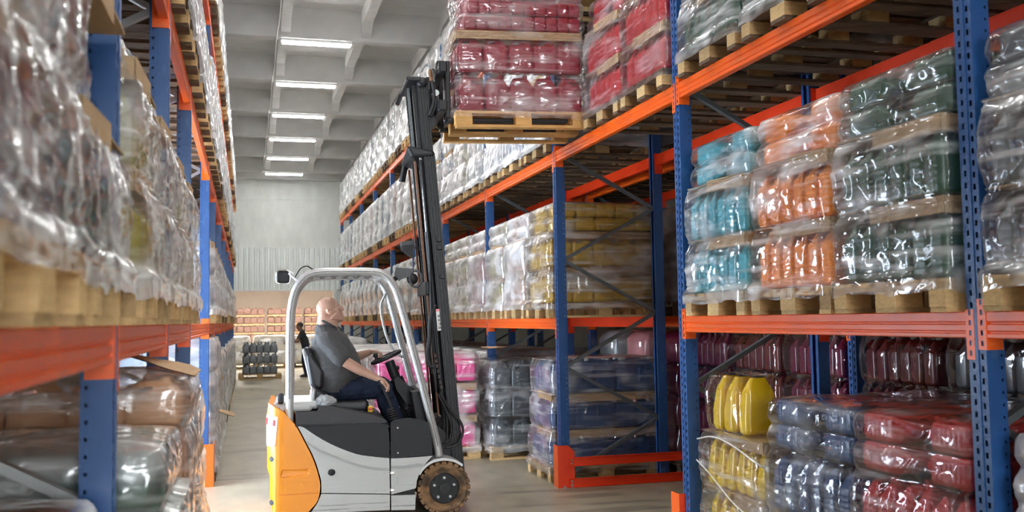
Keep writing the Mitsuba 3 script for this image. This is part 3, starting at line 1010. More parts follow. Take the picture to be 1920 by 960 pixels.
# the shadowed rear row
for k, (c0, c1) in {1: (('maroon', 'grey', 'maroon'), ('grey', 'maroon', 'grey')), 2: (('magenta', 'maroon', 'magenta'), ('brown', 'maroon', 'grey')), 3: (('magenta', 'rose', 'clear'), ('brown', 'grey', 'brown')), 4: (('grey', 'grey', 'clear'), ('grey', 'brown', 'grey'))}.items():
    for s in range(3):
        y = RY[k] + 0.1 + SL[s]
        w = f'{POS3[s]} in the {ORD[k - 1]} bay of the shadowed rear row'
        palload(QX + 0.57, y, 0, c0[s], 'floor, ' + w, False, 1 if k in (1, 2) else 2, 200 + 10 * k + s, [('stand', 0.33, 0)] * (3 if k == 4 else 4), group='floor loads of the rear row', far_film='m_film_clear' if k < 4 else 'm_film_thick')
        palload(QX + 0.57, y, 1, c1[s], 'lower shelf, ' + w, k < 3, 2, 230 + 10 * k + s, STD, group='lower loads of the rear row')
        pallet(QX + 0.57, y, L2, 'wooden pallet, upper shelf, ' + w, True, s, 'upper pallets of the rear row', shaded=True)
        load(QX + 0.57, y, L2 + PH, 'maroon', 'dark wrapped jugs, upper shelf, ' + w, 'upper loads of the rear row', 2, 250 + s)
w = 'shadowed rear row, bay nearest the camera'
for s in (1, 2):
    palload(QX + 0.57, RY[0] + 0.1 + SL[s], 0, 'grey', f'{POS3[s]} on the floor, ' + w, False, 2, 290 + s, [('stand', 0.33, 0)] * 4, group='floor loads of the rear row')

# the rack behind the forklift --------------------------------------------------
XL = -0.915
LSTD = [('stand', 0.345, 0), ('sheet', 0.012, 0), ('stand', 0.345, 0.02), ('sheet', 0.012, 0.04), ('lie', 0.142, 0.10), ('lie', 0.142, 0.15)]
LREC = [('stand', 0.345, 0.02), ('sheet', 0.012, 0.06), ('stand', 0.345, 0.13), ('sheet', 0.012, 0.16), ('lie', 0.142, 0.2), ('lie', 0.142, 0.25)]


def left(k, slots, lev, cols, lods, near, layers=STD, **kw):
    for i, (y, c, lod) in enumerate(zip(slots, cols, lods)):
        pn = POS2 if len(slots) == 2 else POS3 if len(slots) == 3 else ORD
        where = f'{pn[i]} on {LEVN[lev]}, {ORD[k - 1]} bay behind the forklift'
        if lev and not isinstance(layers, dict) and layers is STD:
            layers = LSTD
        palload(kw.get('x', XL), y, lev, c, where, near, lod, 300 + 100 * lev + 10 * k + i, layers[i] if isinstance(layers, dict) else layers, front=1, group=f'loads on {LEVN[lev]} behind the forklift', pgroup=f'pallets on {LEVN[lev]} behind the forklift', near_side=lev in (0, 1), rough=kw.get('rough', 1.0), fmat_='m_film')


def lslots(k):
    y0, y1 = LY[k] + 0.1, LY[k + 1]
    n = max(2, int((y1 - y0) / 0.87))
    n = min(n, 3)
    p = (y1 - y0) / n
    return [y0 + p * (i + 0.5) for i in range(n)]


left(1, lslots(1), 1, ('grey', 'green'), (0, 0), True, {0: STD, 1: LREC}, rough=1.3)
left(2, lslots(2), 1, ('olive', 'clear'), (0, 0), True, rough=1.3)
left(3, lslots(3), 1, ('olive', 'amber'), (0, 0), True, rough=1.2)
left(1, lslots(1), 2, ('clear', 'clear'), (2, 2), True)
left(2, lslots(2), 2, ('clear', 'clear'), (1, 1), True)
left(3, lslots(3), 2, ('clear', 'rose'), (1, 1), True)
left(4, [7.55, 8.6, 9.7], 2, ('clear', 'olive', 'clear'), (1, 1, 1), True)
for k in (2, 3, 4):
    left(k, lslots(k), 3, ('clear',) * 3, (2,) * 3, True)
left(0 + 1, lslots(1), 0, ('maroon', 'maroon'), (0, 0), True, LOWL, x=-0.99)
left(2, lslots(2), 0, ('green', 'peach'), (0, 0), True, {0: [('stand', 0.345, 0), ('stand', 0.345, 0), ('lie', 0.195, 0), ('lie', 0.195, 0.05)], 1: TWO + [('stand', 0.2, 0.02)]}, x=-0.80)
left(3, lslots(3), 0, ('clear', 'peach'), (0, 1), True, TWO, x=-0.85)
for k in range(5, 12):
    sl = lslots(k)
    cs = lambda: [rs.choice(('clear', 'white', 'lightblue', 'clear', 'olive', 'peach', 'sky')) for _ in sl]
    ld = [1 if k < 7 else 2] * 3
    left(k, sl, 0, ['lightblue'] * 3 if k == 5 else cs(), ld, False, [('stand', 0.33, 0)] * 4 if k == 5 else TWO)
    left(k, sl, 1, cs(), ld, k < 6, STD)
    left(k, sl, 2, cs(), ld, k < 6, TWO)
    left(k, sl, 3, cs(), [2] * 3, False, TWO)

# the far end ------------------------------------------------------------------
pallet(0.36, 29.15, 0, 'wooden pallet under the open grey canisters before the back wall opening', False, 0)
q = load(0.36, 29.15, PH, 'grey', 'open stack of grey canisters without film, before the back wall opening', None, 1, 71, [('stand', 0.30, 0)] * 3, -1, 0.5, 0.4, caps='m_cap', film=False, top_full=True)
for i in range(3):
    pallet(-0.5 + 1.32 * i, 36.0, 0, f'pallet under white wrapped goods inside the store room, {ORD[i]} from the left', False, i)
    load(-0.5 + 1.32 * i, 36.0, PH, 'white', f'white wrapped goods inside the store room, {ORD[i]} from the left', 'white goods in the store room', 2, 80 + i, [('stand', 0.5, 0), ('stand', 0.5, 0)], -1, 0.58, 0.5)
for i in range(6):
    pallet(-3.0 + 1.5 * i, 41.5, 0, f'pallet of the brown bottle wall in the store room, {ORD[i]} from the left', False, i)
    load(-3.0 + 1.5 * i, 41.5, PH, 'brown', f'tall pallet of brown bottles along the store room wall, {ORD[i]} from the left', 'brown bottle pallets in the store room', 1, 90 + i, [('stand', 0.34, 0), ('sheet', 0.02, 0)] * 5 + [('stand', 0.3, 0)], -1, 0.70, 0.45, film=False)


# loose cardboard on the loads
def flap(x, y, z, w, l, deg, bend, lab, axis=(0, 1, 0)):
    v = []
    n = 8
    for i in range(n + 1):
        t = i / n
        for s in (0, 1):
            v.append(((t - 0.5) * w, (s - 0.5) * l, bend * (math.sin(PI * t) + 0.3 * math.sin(7 * t + s))))
    f = []
    for i in range(n):
        a = 2 * i
        f += [(a, a + 2, a + 3), (a, a + 3, a + 1)]
    m = trimesh.Trimesh(np.array(v), np.array(f), process=False)
    m2 = m.copy()
    m2.vertices[:, 2] += 0.005
    m.invert()
    m = cat(m, m2)
    m.apply_transform(rot(axis, deg))
    tag(put('cardboard_sheet', moved(m, x, y, z), 'm_card'), lab, 'cardboard')


flap(3.2, 11.3, 1.235, 0.9, 0.5, 4, 0.03, 'loose cardboard sheet lying on the grey load beyond the guard rails')
flap(-0.42, 4.55, 1.42, 0.42, 0.5, 10, 0.05, 'bent cardboard sheet drooping over the film on the load under the left lower beam')
flap(-0.44, 5.5, 1.235, 0.4, 0.6, 10, 0.04, 'cardboard flap on the clear floor load behind the forklift')
flap(-0.26, 11.3, 0.62, 0.25, 0.4, 14, 0.02, 'small cardboard flap jutting from the pale blue canisters')
# ------------------------------------------------------------------ the forklift: local axes u forward, v away from the camera, w up
FYAW = -3.0
FM = T().translate([0.15, 8.05, 0]).rotate([0, 0, 1], FYAW)
mat('m_fl_orange', (0.90, 0.30, 0.012), 0.28, clearcoat=0.5)


def flgrey_col(p, n, uv):
    sc = SS(0.62, 0.75, F(p.x * 3, p.y * 3, p.z * 60, 3)) * SS(0.35, 0.05, p.z)
    return MIX((0.52, 0.535, 0.52), (0.20, 0.20, 0.20), 0.8 * sc)


fmat('m_fl_grey', flgrey_col, 0.32, clearcoat=0.3)
mat('m_fl_stripe', (0.36, 0.37, 0.36), 0.35)
mat('m_fl_black', (0.014, 0.015, 0.017), 0.5, 0.0, 0.35)
mat('m_fl_hood', (0.045, 0.045, 0.047), 0.55, 0.0, 0.35)
mat('m_fl_silver', (0.58, 0.59, 0.58), 0.36, 0.35)
mat('m_fl_guardgap', (0.10, 0.10, 0.10), 0.5)
mat('m_mast', (0.010, 0.011, 0.012), 0.42, 0.0, 0.35)
mat('m_rust', (0.16, 0.07, 0.035), 0.5, 0.3)
mat('m_chrome', (0.78, 0.78, 0.78), 0.12, 1.0)
mat('m_copper', (0.48, 0.27, 0.16), 0.3, 0.8)
mat('m_rubber', (0.016, 0.016, 0.017), 0.55)
mat('m_seat', (0.014, 0.015, 0.018), 0.42)
mat('m_lampred', (0.65, 0.02, 0.015), 0.2, clearcoat=0.6)
mat('m_plate', (0.75, 0.76, 0.75), 0.3)
mat('m_rag', (0.33, 0.35, 0.35), 0.9)


def tyre_col(p, n, uv):
    d = F(p.x * 14, p.y * 14, p.z * 14, 4)
    return MIX((0.07, 0.045, 0.028), (0.27, 0.155, 0.075), SS(0.3, 0.7, d))


fmat('m_tyre', tyre_col, 0.85)
fk = thing('forklift', 'orange and grey forklift with raised black mast, its driver seated under a silver guard', 'forklift')


def fp(name, mesh, m, parent=None, smooth=False, label=None, **kw):
    return put(name, mesh, m, parent or fk, smooth, FM, label, **kw)


def slab(poly, v0, v1):
    """side-view polygon (u, w) extruded across v0..v1, as a manifold"""
    cs = m3.CrossSection([np.asarray(poly, float)], m3.FillRule.NonZero)
    if cs.area() < 0:
        cs = m3.CrossSection([np.asarray(poly[::-1], float)], m3.FillRule.NonZero)
    m = m3.Manifold.extrude(cs, v1 - v0)
    return m.transform(np.array([[1, 0, 0, 0], [0, 0, 1, v0], [0, 1, 0, 0]], float)) if False else m.rotate([90, 0, 0]).translate([0, v1, 0])


def sslab(poly, v0, v1):
    return tri(slab(poly, v0, v1))


def curve(pts, n=6):
    p = np.asarray(pts, float)
    return [tuple(q) for q in smoothpath(np.column_stack([p, np.zeros(len(p))]), n)[:, :2]]


FW = 1.05
# counterweight, rounded in plan
edge = curve([(0.134, 0.893), (0.224, 0.79), (0.294, 0.66), (0.364, 0.514), (0.413, 0.356), (0.42, 0.27), (0.398, 0.173), (0.335, 0.098)])
cwp = [(0.012, 0.968)] + edge + [(0.30, 0.07), (0.055, 0.07), (0.043, 0.122), (0.026, 0.221), (0.023, 0.39), (0.0, 0.447), (0.0, 0.88)]


def plan(r, d=0.0, u1=0.6):
    c = lambda u, v: m3.Manifold.cylinder(2, r + d, r + d, 28).translate([u, v, -0.5])
    return m3.Manifold.batch_hull([c(r, r), c(r, FW - r), m3.Manifold.cube([0.1, FW + 2 * d, 2]).translate([u1, -d, -0.5])])


CW = slab(cwp, -0.1, FW + 0.1) ^ plan(0.13)
gro = m3.Manifold.cube([0.36, 0.02, 0.006]).translate([0.09, -0.012, 0.236]) + m3.Manifold.cube([0.2, 0.02, 0.005]).rotate([0, 0, 0]).translate([0.17, -0.013, 0.432])
dent = m3.Manifold.batch_hull([m3.Manifold.sphere(0.016, 10).translate([u, -0.006, w]) for u, w in ((0.12, 0.385), (0.32, 0.40), (0.31, 0.42), (0.13, 0.425))])
fp('counterweight', tri((CW - gro) - dent), 'm_fl_orange', smooth=35)
for pv in (0.215, FW - 0.0):
    pass
pl = slab([(-0.05, 0.882), (0.09, 0.857), (0.088, 0.84), (0.07, 0.64), (0.055, 0.618), (-0.05, 0.625)], -0.2, FW + 0.2) ^ plan(0.13, 0.004) - m3.Manifold.cube([2, 2, 2]).translate([-0.5, 0.215, 0])
lp = fp('tail_lamp_plate', tri(pl), 'm_plate', smooth=35)
rl = slab([(-0.05, 0.858), (0.064, 0.83), (0.062, 0.785), (-0.05, 0.802)], -0.2, FW + 0.2) ^ plan(0.13, 0.009) - m3.Manifold.cube([2, 2, 2]).translate([-0.5, 0.185, 0])
fp('red_lens', tri(rl), 'm_lampred', lp, smooth=35)
for w in (0.175, 0.52):
    b = trimesh.creation.cylinder(0.022, 0.02, sections=16)
    b.apply_transform(rot((1, -1, 0), 90))
    fp('tie_hole', moved(b, 0.045, 0.045, w), 'm_fl_black')
# chassis core, doors, hood
fp('chassis', cat(sslab([(0.2, 0.1), (0.40, 0.1), (0.44, 0.3), (0.40, 0.5), (0.26, 0.77), (0.975, 0.77), (0.975, 0.08)], 0.03, FW - 0.03),
                  sslab([(0.97, 0.08), (1.19, 0.08), (1.19, 0.42), (1.33, 0.50), (1.33, 0.52), (0.97, 0.50)], 0.03, FW - 0.03),
                  sslab([(1.30, 0.10), (1.52, 0.10), (1.52, 0.62), (1.36, 0.76), (1.30, 0.76)], 0.2, FW - 0.2)), 'm_fl_black')
inner = curve([(0.238, 0.79), (0.305, 0.66), (0.375, 0.514), (0.424, 0.356), (0.431, 0.27)])
bc = curve([(0.979, 0.49), (0.863, 0.506), (0.719, 0.534), (0.562, 0.598), (0.421, 0.676), (0.294, 0.766)])
for v0, v1 in ((0.0, 0.035), (FW - 0.035, FW)):
    near = v0 == 0
    d = fp('battery_door', sslab(inner + [(0.43, 0.238), (0.981, 0.202), (0.979, 0.49)] + bc[1:], v0, v1), 'm_fl_grey')
    fp('black_panel', sslab(bc[::-1] + [(0.979, 0.70), (0.965, 0.74), (0.93, 0.765), (0.88, 0.77), (0.30, 0.774), (0.25, 0.785)], v0, v1), 'm_fl_black', d)
    st = curve([(0.31, 0.662), (0.421, 0.585), (0.562, 0.521), (0.719, 0.457), (0.863, 0.421), (0.978, 0.409)])
    vs = (-0.004, 0.01) if near else (FW - 0.01, FW + 0.004)
    fp('stripe', sslab(st + [(a, b - 0.022) for a, b in st[::-1]], *vs), 'm_fl_stripe', d)
    fp('skirt', sslab([(0.431, 0.230), (0.981, 0.194), (0.98, 0.07), (0.345, 0.08), (0.40, 0.16)], v0, v1), 'm_fl_grey')
    fr = fp('front_panel', sslab([(0.992, 0.486), (1.15, 0.487), (1.335, 0.493), (1.29, 0.445), (1.235, 0.38), (1.205, 0.30), (1.196, 0.235), (0.992, 0.245 - 0.05)], v0, v1), 'm_fl_grey')
    fp('black_panel', sslab([(0.992, 0.49), (1.337, 0.497), (1.333, 0.60), (1.307, 0.766), (1.24, 0.795), (1.146, 0.811), (1.02, 0.80), (0.992, 0.775)], v0, v1), 'm_fl_black', fr)
    fp('skirt', sslab([(0.992, 0.187), (1.194, 0.18), (1.187, 0.06), (0.992, 0.068)], v0, v1), 'm_fl_grey')
    fp('stripe', sslab([(0.992, 0.428), (1.10, 0.425), (1.22, 0.438), (1.27, 0.43), (1.25, 0.408), (1.10, 0.40), (0.992, 0.404)], *vs), 'm_fl_stripe', fr)
    fe = curve([(1.225, 0.36), (1.264, 0.412), (1.33, 0.455), (1.42, 0.472), (1.51, 0.458), (1.588, 0.415)])
    fp('fender', sslab(fe + [(a * 0.985 + 0.0215, b - 0.022) for a, b in fe[::-1]], -0.01 if near else FW - 0.2, 0.2 if near else FW + 0.01), 'm_fl_silver')
    if near:
        for w in (0.372, 0.232):
            fp('hinge', rbox(0.983, 1.02, -0.012, 0.004, w - 0.012, w + 0.012, 0.004), 'm_chrome', d)
        b = trimesh.creation.icosphere(2, 1.0)
        b.apply_scale([0.030, 0.012, 0.026])
        fp('latch', moved(b, 0.512, -0.002, 0.398), 'm_fl_black', d, smooth=True)
        for u, w in ((0.87, 0.365), (0.94, 0.37), (0.87, 0.232), (0.94, 0.235), (1.04, 0.33), (1.04, 0.285), (1.05, 0.735), (1.05, 0.53)):
            b = trimesh.creation.cylinder(0.007, 0.01, sections=10)
            b.apply_transform(rot((1, 0, 0), 90))
            fp('screw', moved(b, u, -0.001, w), 'm_galv', d if u < 0.98 else fr)
fp('hood', tri(slab([(0.228, 0.785), (0.228, 0.885), (0.40, 0.885), (0.429, 0.936), (0.493, 0.936), (0.865, 0.838), (0.94, 0.81), (0.967, 0.785), (0.95, 0.777)], 0.005, FW - 0.005) - m3.Manifold.cube([0.5, 0.72, 0.3]).translate([0.45, 0.16, 0.86])), 'm_fl_hood')
fp('hood_ledge', sslab([(0.224, 0.778), (0.224, 0.79), (0.88, 0.782), (0.975, 0.76), (0.985, 0.745), (0.97, 0.74), (0.9, 0.77)], -0.004, FW + 0.004), 'm_fl_black')
fp('rear_deck', cat(rbox(0.05, 0.42, 0.14, FW - 0.14, 0.90, 0.962, 0.02), rbox(0.10, 0.36, 0.10, FW - 0.10, 0.885, 0.935, 0.02)), 'm_fl_grey')
fp('deck_latch', cat(rbox(0.085, 0.135, 0.09, 0.15, 0.95, 1.04, 0.02)), 'm_fl_black')
# cowl, steering column and wheel
fp('floor_plate', box(0.98, 1.33, 0.05, FW - 0.05, 0.49, 0.52), 'm_fl_black')
fp('dashboard', cat(tri(slab([(1.187, 1.011), (1.29, 1.016), (1.302, 1.005), (1.357, 0.751), (1.23, 0.751)], 0.17, FW - 0.17)), tri(slab([(1.06, 1.10), (1.09, 1.135), (1.20, 1.04), (1.30, 0.99), (1.28, 0.86), (1.16, 0.90), (1.08, 1.02)], 0.40, 0.66))), 'm_fl_black', smooth=30)
fp('steering_column', cat(cyl((1.03, 0.53, 1.26), (1.10, 0.53, 1.08), 0.042, 16), cyl((1.085, 0.53, 1.11), (1.19, 0.53, 0.86), 0.065, 16)), 'm_fl_black', smooth=40)
c0 = np.array([1.004, 0.53, 1.297])
ax = np.array([0.238, 0, 0.101])
ax /= np.linalg.norm(ax)
an = np.linspace(0, 2 * PI, 40, endpoint=False)
ring = c0 + 0.128 * (np.cos(an)[:, None] * ax + np.sin(an)[:, None] * np.array([0, 1.0, 0]) * 1.1)
sw = fp('steering_wheel', tube(ring, 0.017, 10, close=True), 'm_rubber', smooth=True)
fp('spoke', cat(cyl(c0, c0 + 0.12 * ax, 0.014, 8), cyl(c0, c0 + np.array([-0.06 * ax[0], 0.11, -0.06 * ax[2]]), 0.014, 8), cyl(c0, c0 + np.array([-0.06 * ax[0], -0.11, -0.06 * ax[2]]), 0.014, 8), cyl(c0 + [0.008, 0, -0.02], c0 + [-0.003, 0, 0.012], 0.038, 16)), 'm_rubber', sw)
kn = c0 - 0.125 * ax * 0.62 + np.array([0, 0.10, 0])
fp('knob', cat(cyl(kn, kn + [-0.012, 0, 0.035], 0.014, 10), moved(trimesh.creation.icosphere(2, 0.022), *(kn + [-0.014, 0, 0.045]))), 'm_rubber', sw, smooth=40)
fp('gear_lever', cat(cyl((1.10, 0.75, 1.05), (1.12, 0.75, 1.19), 0.012, 8), rbox(1.10, 1.14, 0.73, 0.77, 1.17, 1.21, 0.015)), 'm_fl_black')
lv = smoothpath([(1.02, 0.14, 0.87), (0.985, 0.14, 0.97), (0.95, 0.15, 1.06), (0.918, 0.15, 1.125)], 6)
fp('control_lever', tube(lv, np.linspace(0.014, 0.024, len(lv)), 10), 'm_fl_black', smooth=40)
bl = [cyl((1.028 - 0.006 * k, 0.13, 0.80 + 0.018 * k), (1.025 - 0.006 * k, 0.13, 0.812 + 0.018 * k), 0.046 - 0.003 * k, 16) for k in range(5)]
fp('lever_bellows', cat(*bl), 'm_rubber')
# seat
s_ = lambda u, v, w, r: m3.Manifold.sphere(r, 12).translate([u, v, w])


def pad(pts, vs, r):
    return m3.Manifold.batch_hull([s_(u, v, w, r) for u, w in pts for v in vs])


sb = pad([(0.325, 1.365), (0.40, 1.10), (0.35, 1.33)], (0.36, 0.70), 0.035) + pad([(0.345, 1.32), (0.43, 1.20), (0.42, 1.08), (0.38, 1.10)], (0.32, 0.355), 0.034) + pad([(0.345, 1.32), (0.43, 1.20), (0.42, 1.08), (0.38, 1.10)], (0.705, 0.74), 0.034)
st_ = thing('dummy', None, None) if False else None
se = fp('seat', tri(pad([(0.43, 0.905), (0.80, 0.915), (0.80, 0.88), (0.43, 0.88)], (0.31, 0.75), 0.035) + pad([(0.40, 1.02), (0.47, 0.98), (0.42, 0.93)], (0.29, 0.33), 0.04) + pad([(0.40, 1.02), (0.47, 0.98), (0.42, 0.93)], (0.73, 0.77), 0.04)), 'm_seat', smooth=40)
fp('backrest', tri(sb), 'm_seat', se, smooth=40)
fp('back_shell', tri(pad([(0.295, 1.37), (0.355, 1.10), (0.37, 1.05)], (0.35, 0.71), 0.014)), 'm_fl_grey', se, smooth=40, label='pale grey shell behind the backrest')
fp('recliner', tri(pad([(0.37, 1.04), (0.36, 0.93)], (0.27, 0.29), 0.025)), 'm_fl_silver', se, smooth=40)
# overhead guard
gp = [(0.178, 0.80), (0.181, 1.15), (0.184, 1.55), (0.196, 1.74), (0.235, 1.89), (0.315, 1.99), (0.42, 2.024), (0.60, 2.028), (0.86, 2.026), (0.96, 1.995), (1.03, 1.91), (1.09, 1.74), (1.225, 1.22), (1.36, 0.68), (1.40, 0.478)]


def guard_side(v, du=0.0):
    p = smoothpath([(a + du, 0, b) for a, b in gp], 7)
    t = tube(p, 0.034, 14)
    t.vertices[:, 1] *= 1.25
    t.apply_translation([0, v, 0])
    return t, p


for v in (0.055, FW - 0.13):
    t, p = guard_side(v)
    g = fp('guard_side_bar', t, 'm_fl_silver', smooth=True)
    off = np.array([[0, -0.0405, 0]])
    fp('groove', tube(p[4:-4] + [0, v - 0.040, 0] + np.array([[0.0, 0, 0]]), 0.0045, 5), 'm_fl_guardgap', g)
for u in (0.36, 0.46, 0.56, 0.66, 0.76, 0.86):
    fp('roof_bar', rbox(u - 0.02, u + 0.02, 0.09, FW - 0.16, 2.005, 2.045, 0.006), 'm_fl_guardgap')
fp('roof_cross_tube', cat(cyl((0.30, 0.06, 1.985), (0.30, FW - 0.14, 1.985), 0.028, 12), cyl((0.955, 0.06, 2.0), (0.955, FW - 0.14, 2.0), 0.028, 12)), 'm_fl_silver', smooth=40)
fp('front_grab_bar', tube(smoothpath([(1.04, 0.88, 1.88), (0.99, 0.90, 1.75), (1.02, 0.90, 1.55), (1.07, 0.88, 1.40), (1.14, 0.86, 1.31), (1.20, 0.86, 1.28)], 6), 0.012, 8), 'm_fl_silver', smooth=True)
mr = fp('mirror', rbox(0.075, 0.185, 0.10, 0.16, 1.935, 2.045, 0.022), 'm_fl_black', smooth=40)
fp('mirror_rim', tube(np.array([(0.13 + 0.056 * math.copysign(abs(math.cos(a)) ** 0.5, math.cos(a)), 0.098, 1.99 + 0.056 * math.copysign(abs(math.sin(a)) ** 0.5, math.sin(a))) for a in np.linspace(0, 2 * PI, 40, endpoint=False)]), 0.006, 6, close=True), 'm_chrome', mr, smooth=True)
fp('mirror_bracket', cat(bar((0.17, 0.11, 2.02), (0.24, 0.07, 1.96), 0.015), bar((0.16, 0.10, 2.045), (0.22, 0.10, 2.015), 0.03, 0.008)), 'm_fl_silver', mr)
fp('lamp_wire', tube(smoothpath([(0.225, 0.06, 1.985), (0.27, 0.05, 2.055), (0.32, 0.05, 2.075), (0.36, 0.06, 2.055), (0.385, 0.06, 2.045)], 6), 0.005, 6), 'm_fl_black')
mat('m_lampgrey', (0.06, 0.065, 0.07), 0.5)
m2 = fp('lamp_bracket', tri(slab([(1.035, 2.0), (1.05, 2.06), (1.20, 2.05), (1.17, 1.985), (1.10, 1.965), (1.075, 1.945)], 0.03, 0.045)), 'm_lampgrey')
a_ = np.linspace(0, 2 * PI, 32, endpoint=False)
fp('lamp_hoop', tube(np.column_stack([1.215 + 0.05 * np.cos(a_), np.full(32, 0.04), 1.965 + 0.068 * np.sin(a_)]), 0.011, 8, close=True), 'm_lampgrey', m2, smooth=True)
fp('lamp_body', moved(trimesh.creation.icosphere(2, 0.048), 1.19, 0.07, 1.965), 'm_fl_black', m2, smooth=True)
fp('lamp_connection', cat(cyl((1.02, 0.06, 1.95), (1.06, 0.04, 1.98), 0.02, 10)), 'm_fl_black', m2)
# wheels
for v0, v1, sg in ((0.0, 0.19, -1), (FW - 0.19, FW, 1)):
    prof = [(0.0, 0.125), (0.012, 0.13), (0.016, 0.150), (0.004, 0.165), (0.0, 0.185), (0.01, 0.20), (0.02, 0.204), (0.17, 0.204), (0.18, 0.20), (0.19, 0.185), (0.186, 0.165), (0.174, 0.15), (0.178, 0.13), (0.19, 0.125)]
    n = 64
    a = np.arange(n) / n * 2 * PI
    V = np.array([[(r * math.cos(t), y, r * math.sin(t)) for t in a] for y, r in prof])
    i, j = np.meshgrid(np.arange(len(prof) - 1), np.arange(n), indexing='ij')
    qf = np.stack([i * n + j, i * n + (j + 1) % n, (i + 1) * n + (j + 1) % n, (i + 1) * n + j], -1).reshape(-1, 4)
    ty = trimesh.Trimesh(V.reshape(-1, 3), np.vstack([qf[:, [0, 2, 1]], qf[:, [0, 3, 2]]]), process=False)
    w_ = fp('front_wheel', moved(ty, 1.432, v0, 0.222), 'm_tyre', smooth=35)
    for k in range(24):
        t = 2 * PI * k / 24
        for s, yy in ((0, (0.001, 0.085)), (1, (0.105, 0.189))):
            l = rbox(0.193, 0.2205, yy[0], yy[1], -0.019, 0.019, 0.005, 6)
            l.apply_transform(rot((0, 1, 0), math.degrees(t + s * PI / 24)))
            fp('tread_lug', moved(l, 1.432, v0, 0.222), 'm_tyre', w_)
    rv = v0 + 0.03 if sg < 0 else v1 - 0.03
    dk = cyl((1.432, rv + sg * 0.012, 0.222), (1.432, rv - sg * 0.06, 0.222), 0.128, 36)
    rim = fp('rim', cat(dk, tube(np.column_stack([1.432 + 0.124 * np.cos(a), np.full(n, rv + sg * 0.014), 0.222 + 0.124 * np.sin(a)]), 0.007, 6, close=True)), 'm_fl_black', w_, smooth=40)
    fp('hub', cyl((1.432, rv + sg * 0.035, 0.222), (1.432, rv, 0.222), 0.044, 24), 'm_rubber', w_, smooth=40)
    for k in range(5):
        t = 2 * PI * k / 5 + 0.3
        c = np.array([1.432 + 0.086 * math.cos(t), rv + sg * 0.012, 0.222 + 0.086 * math.sin(t)])
        fp('lug_nut', cyl(c, c + [0, sg * 0.016, 0], 0.012, 6), 'm_galv', w_)
fp('rear_wheel', cyl((0.25, 0.40, 0.20), (0.25, 0.65, 0.20), 0.198, 32), 'm_rubber', smooth=40)


# mast: leans back a little
def MU(w):
    return 1.632 - 0.083 * (w - 0.417)


def mrail(v, side, w0, w1, d, off):
    """channel rail: web at v, flanges towards the mast's middle"""
    a, b = np.array([MU(w0) - off - d / 2, v, w0]), np.array([MU(w1) - off - d / 2, v, w1])
    up = (1, 0, 0.083)
    ms = [bar(a, b, 0.014, d, up)]
    for q_ in (-0.36, -0.12, 0.16, 0.38):
        e = np.array([q_ * d, -side * 0.011, 0])
        ms.append(bar(a + e, b + e, 0.014, 0.10 * d, up))
    for s in (-1, 1):
        e = np.array([s * (d / 2 - 0.009), side * 0.03, 0])
        ms.append(bar(a + e, b + e, 0.06, 0.018, up))
    return cat(*ms)


for v, s in ((0.225, 1), (FW - 0.225, -1)):
    fp('outer_mast_rail', mrail(v, s, 0.10, 3.05, 0.098, 0.0), 'm_mast')
    fp('inner_mast_rail', mrail(v + s * 0.075, s, 0.5, 3.74, 0.09, 0.0), 'm_mast')
    fp('third_mast_rail', mrail(v + s * 0.145, s, 0.7, 3.70, 0.075, 0.05), 'm_mast')
    fp('lift_cylinder', cyl((MU(0.35) - 0.125, v + s * 0.04, 0.35), (MU(2.38) - 0.125, v + s * 0.04, 2.38), 0.028, 14), 'm_mast', smooth=40)
    fp('chrome_rod', cyl((MU(2.36) - 0.125, v + s * 0.04, 2.36), (MU(3.05) - 0.12, v + s * 0.04, 3.05), 0.017, 14), 'm_chrome', smooth=40)
    fp('rail_edge', bar((MU(0.8) - 0.172, v + s * 0.06, 0.8), (MU(3.0) - 0.172, v + s * 0.06, 3.0), 0.05, 0.014, (1, 0, 0.083)), 'm_rust')
    for k in range(34):
        pass
tag_txt = []
for vv in (0.42, 0.55):
    ch = []
    for k in range(118):
        w = 1.15 + 0.0215 * k
        ch.append(box(-0.011, 0.011, -0.006 - 0.006 * (k % 2), 0.006 + 0.006 * (k % 2), -0.0125, 0.0125).apply_translation([MU(w) - 0.155, vv, w]))
    fp('lift_chain', cat(*ch), 'm_darksteel')
fp('free_lift_cylinder', cyl((MU(0.5) - 0.06, 0.525, 0.5), (MU(2.3) - 0.07, 0.525, 2.3), 0.045, 16), 'm_mast', smooth=40)
fp('top_cross_member', cat(rbox(1.175, 1.30, 0.24, FW - 0.2, 3.70, 3.745, 0.012), rbox(1.27, 1.36, 0.24, 0.40, 3.66, 3.745, 0.03), bar((1.19, FW - 0.22, 3.72), (1.15, FW - 0.2, 3.62), 0.05, 0.02)), 'm_mast')
fp('outer_cross_head', cat(tri(m3.Manifold.batch_hull([s_(u, v, w, 0.028) for u, v, w in ((1.20, 0.235, 3.10), (1.385, 0.225, 3.06), (1.21, 0.80, 3.06), (1.36, 0.80, 3.02), (1.23, 0.235, 3.05))])), bar((1.22, 0.80, 3.06), (1.19, 0.84, 2.90), 0.05, 0.03)), 'm_mast')
fp('mast_plate', sslab([(1.36, 2.12), (1.43, 2.14), (1.43, 1.85), (1.40, 1.83), (1.39, 2.0)], 0.36, 0.39), 'm_mast')
fp('mast_tie', rbox(MU(0.75) - 0.15, MU(0.75) - 0.02, 0.24, FW - 0.24, 0.66, 0.78, 0.012), 'm_mast')
fp('mast_tie', rbox(MU(1.9) - 0.19, MU(1.9) - 0.15, 0.23, FW - 0.23, 1.83, 1.95, 0.012), 'm_mast')
for w in (2.24, 2.31, 1.99):
    fp('clamp_bracket', rbox(MU(w) - 0.06, MU(w) - 0.015, 0.19, 0.225, w - 0.02, w + 0.02, 0.006), 'm_mast')
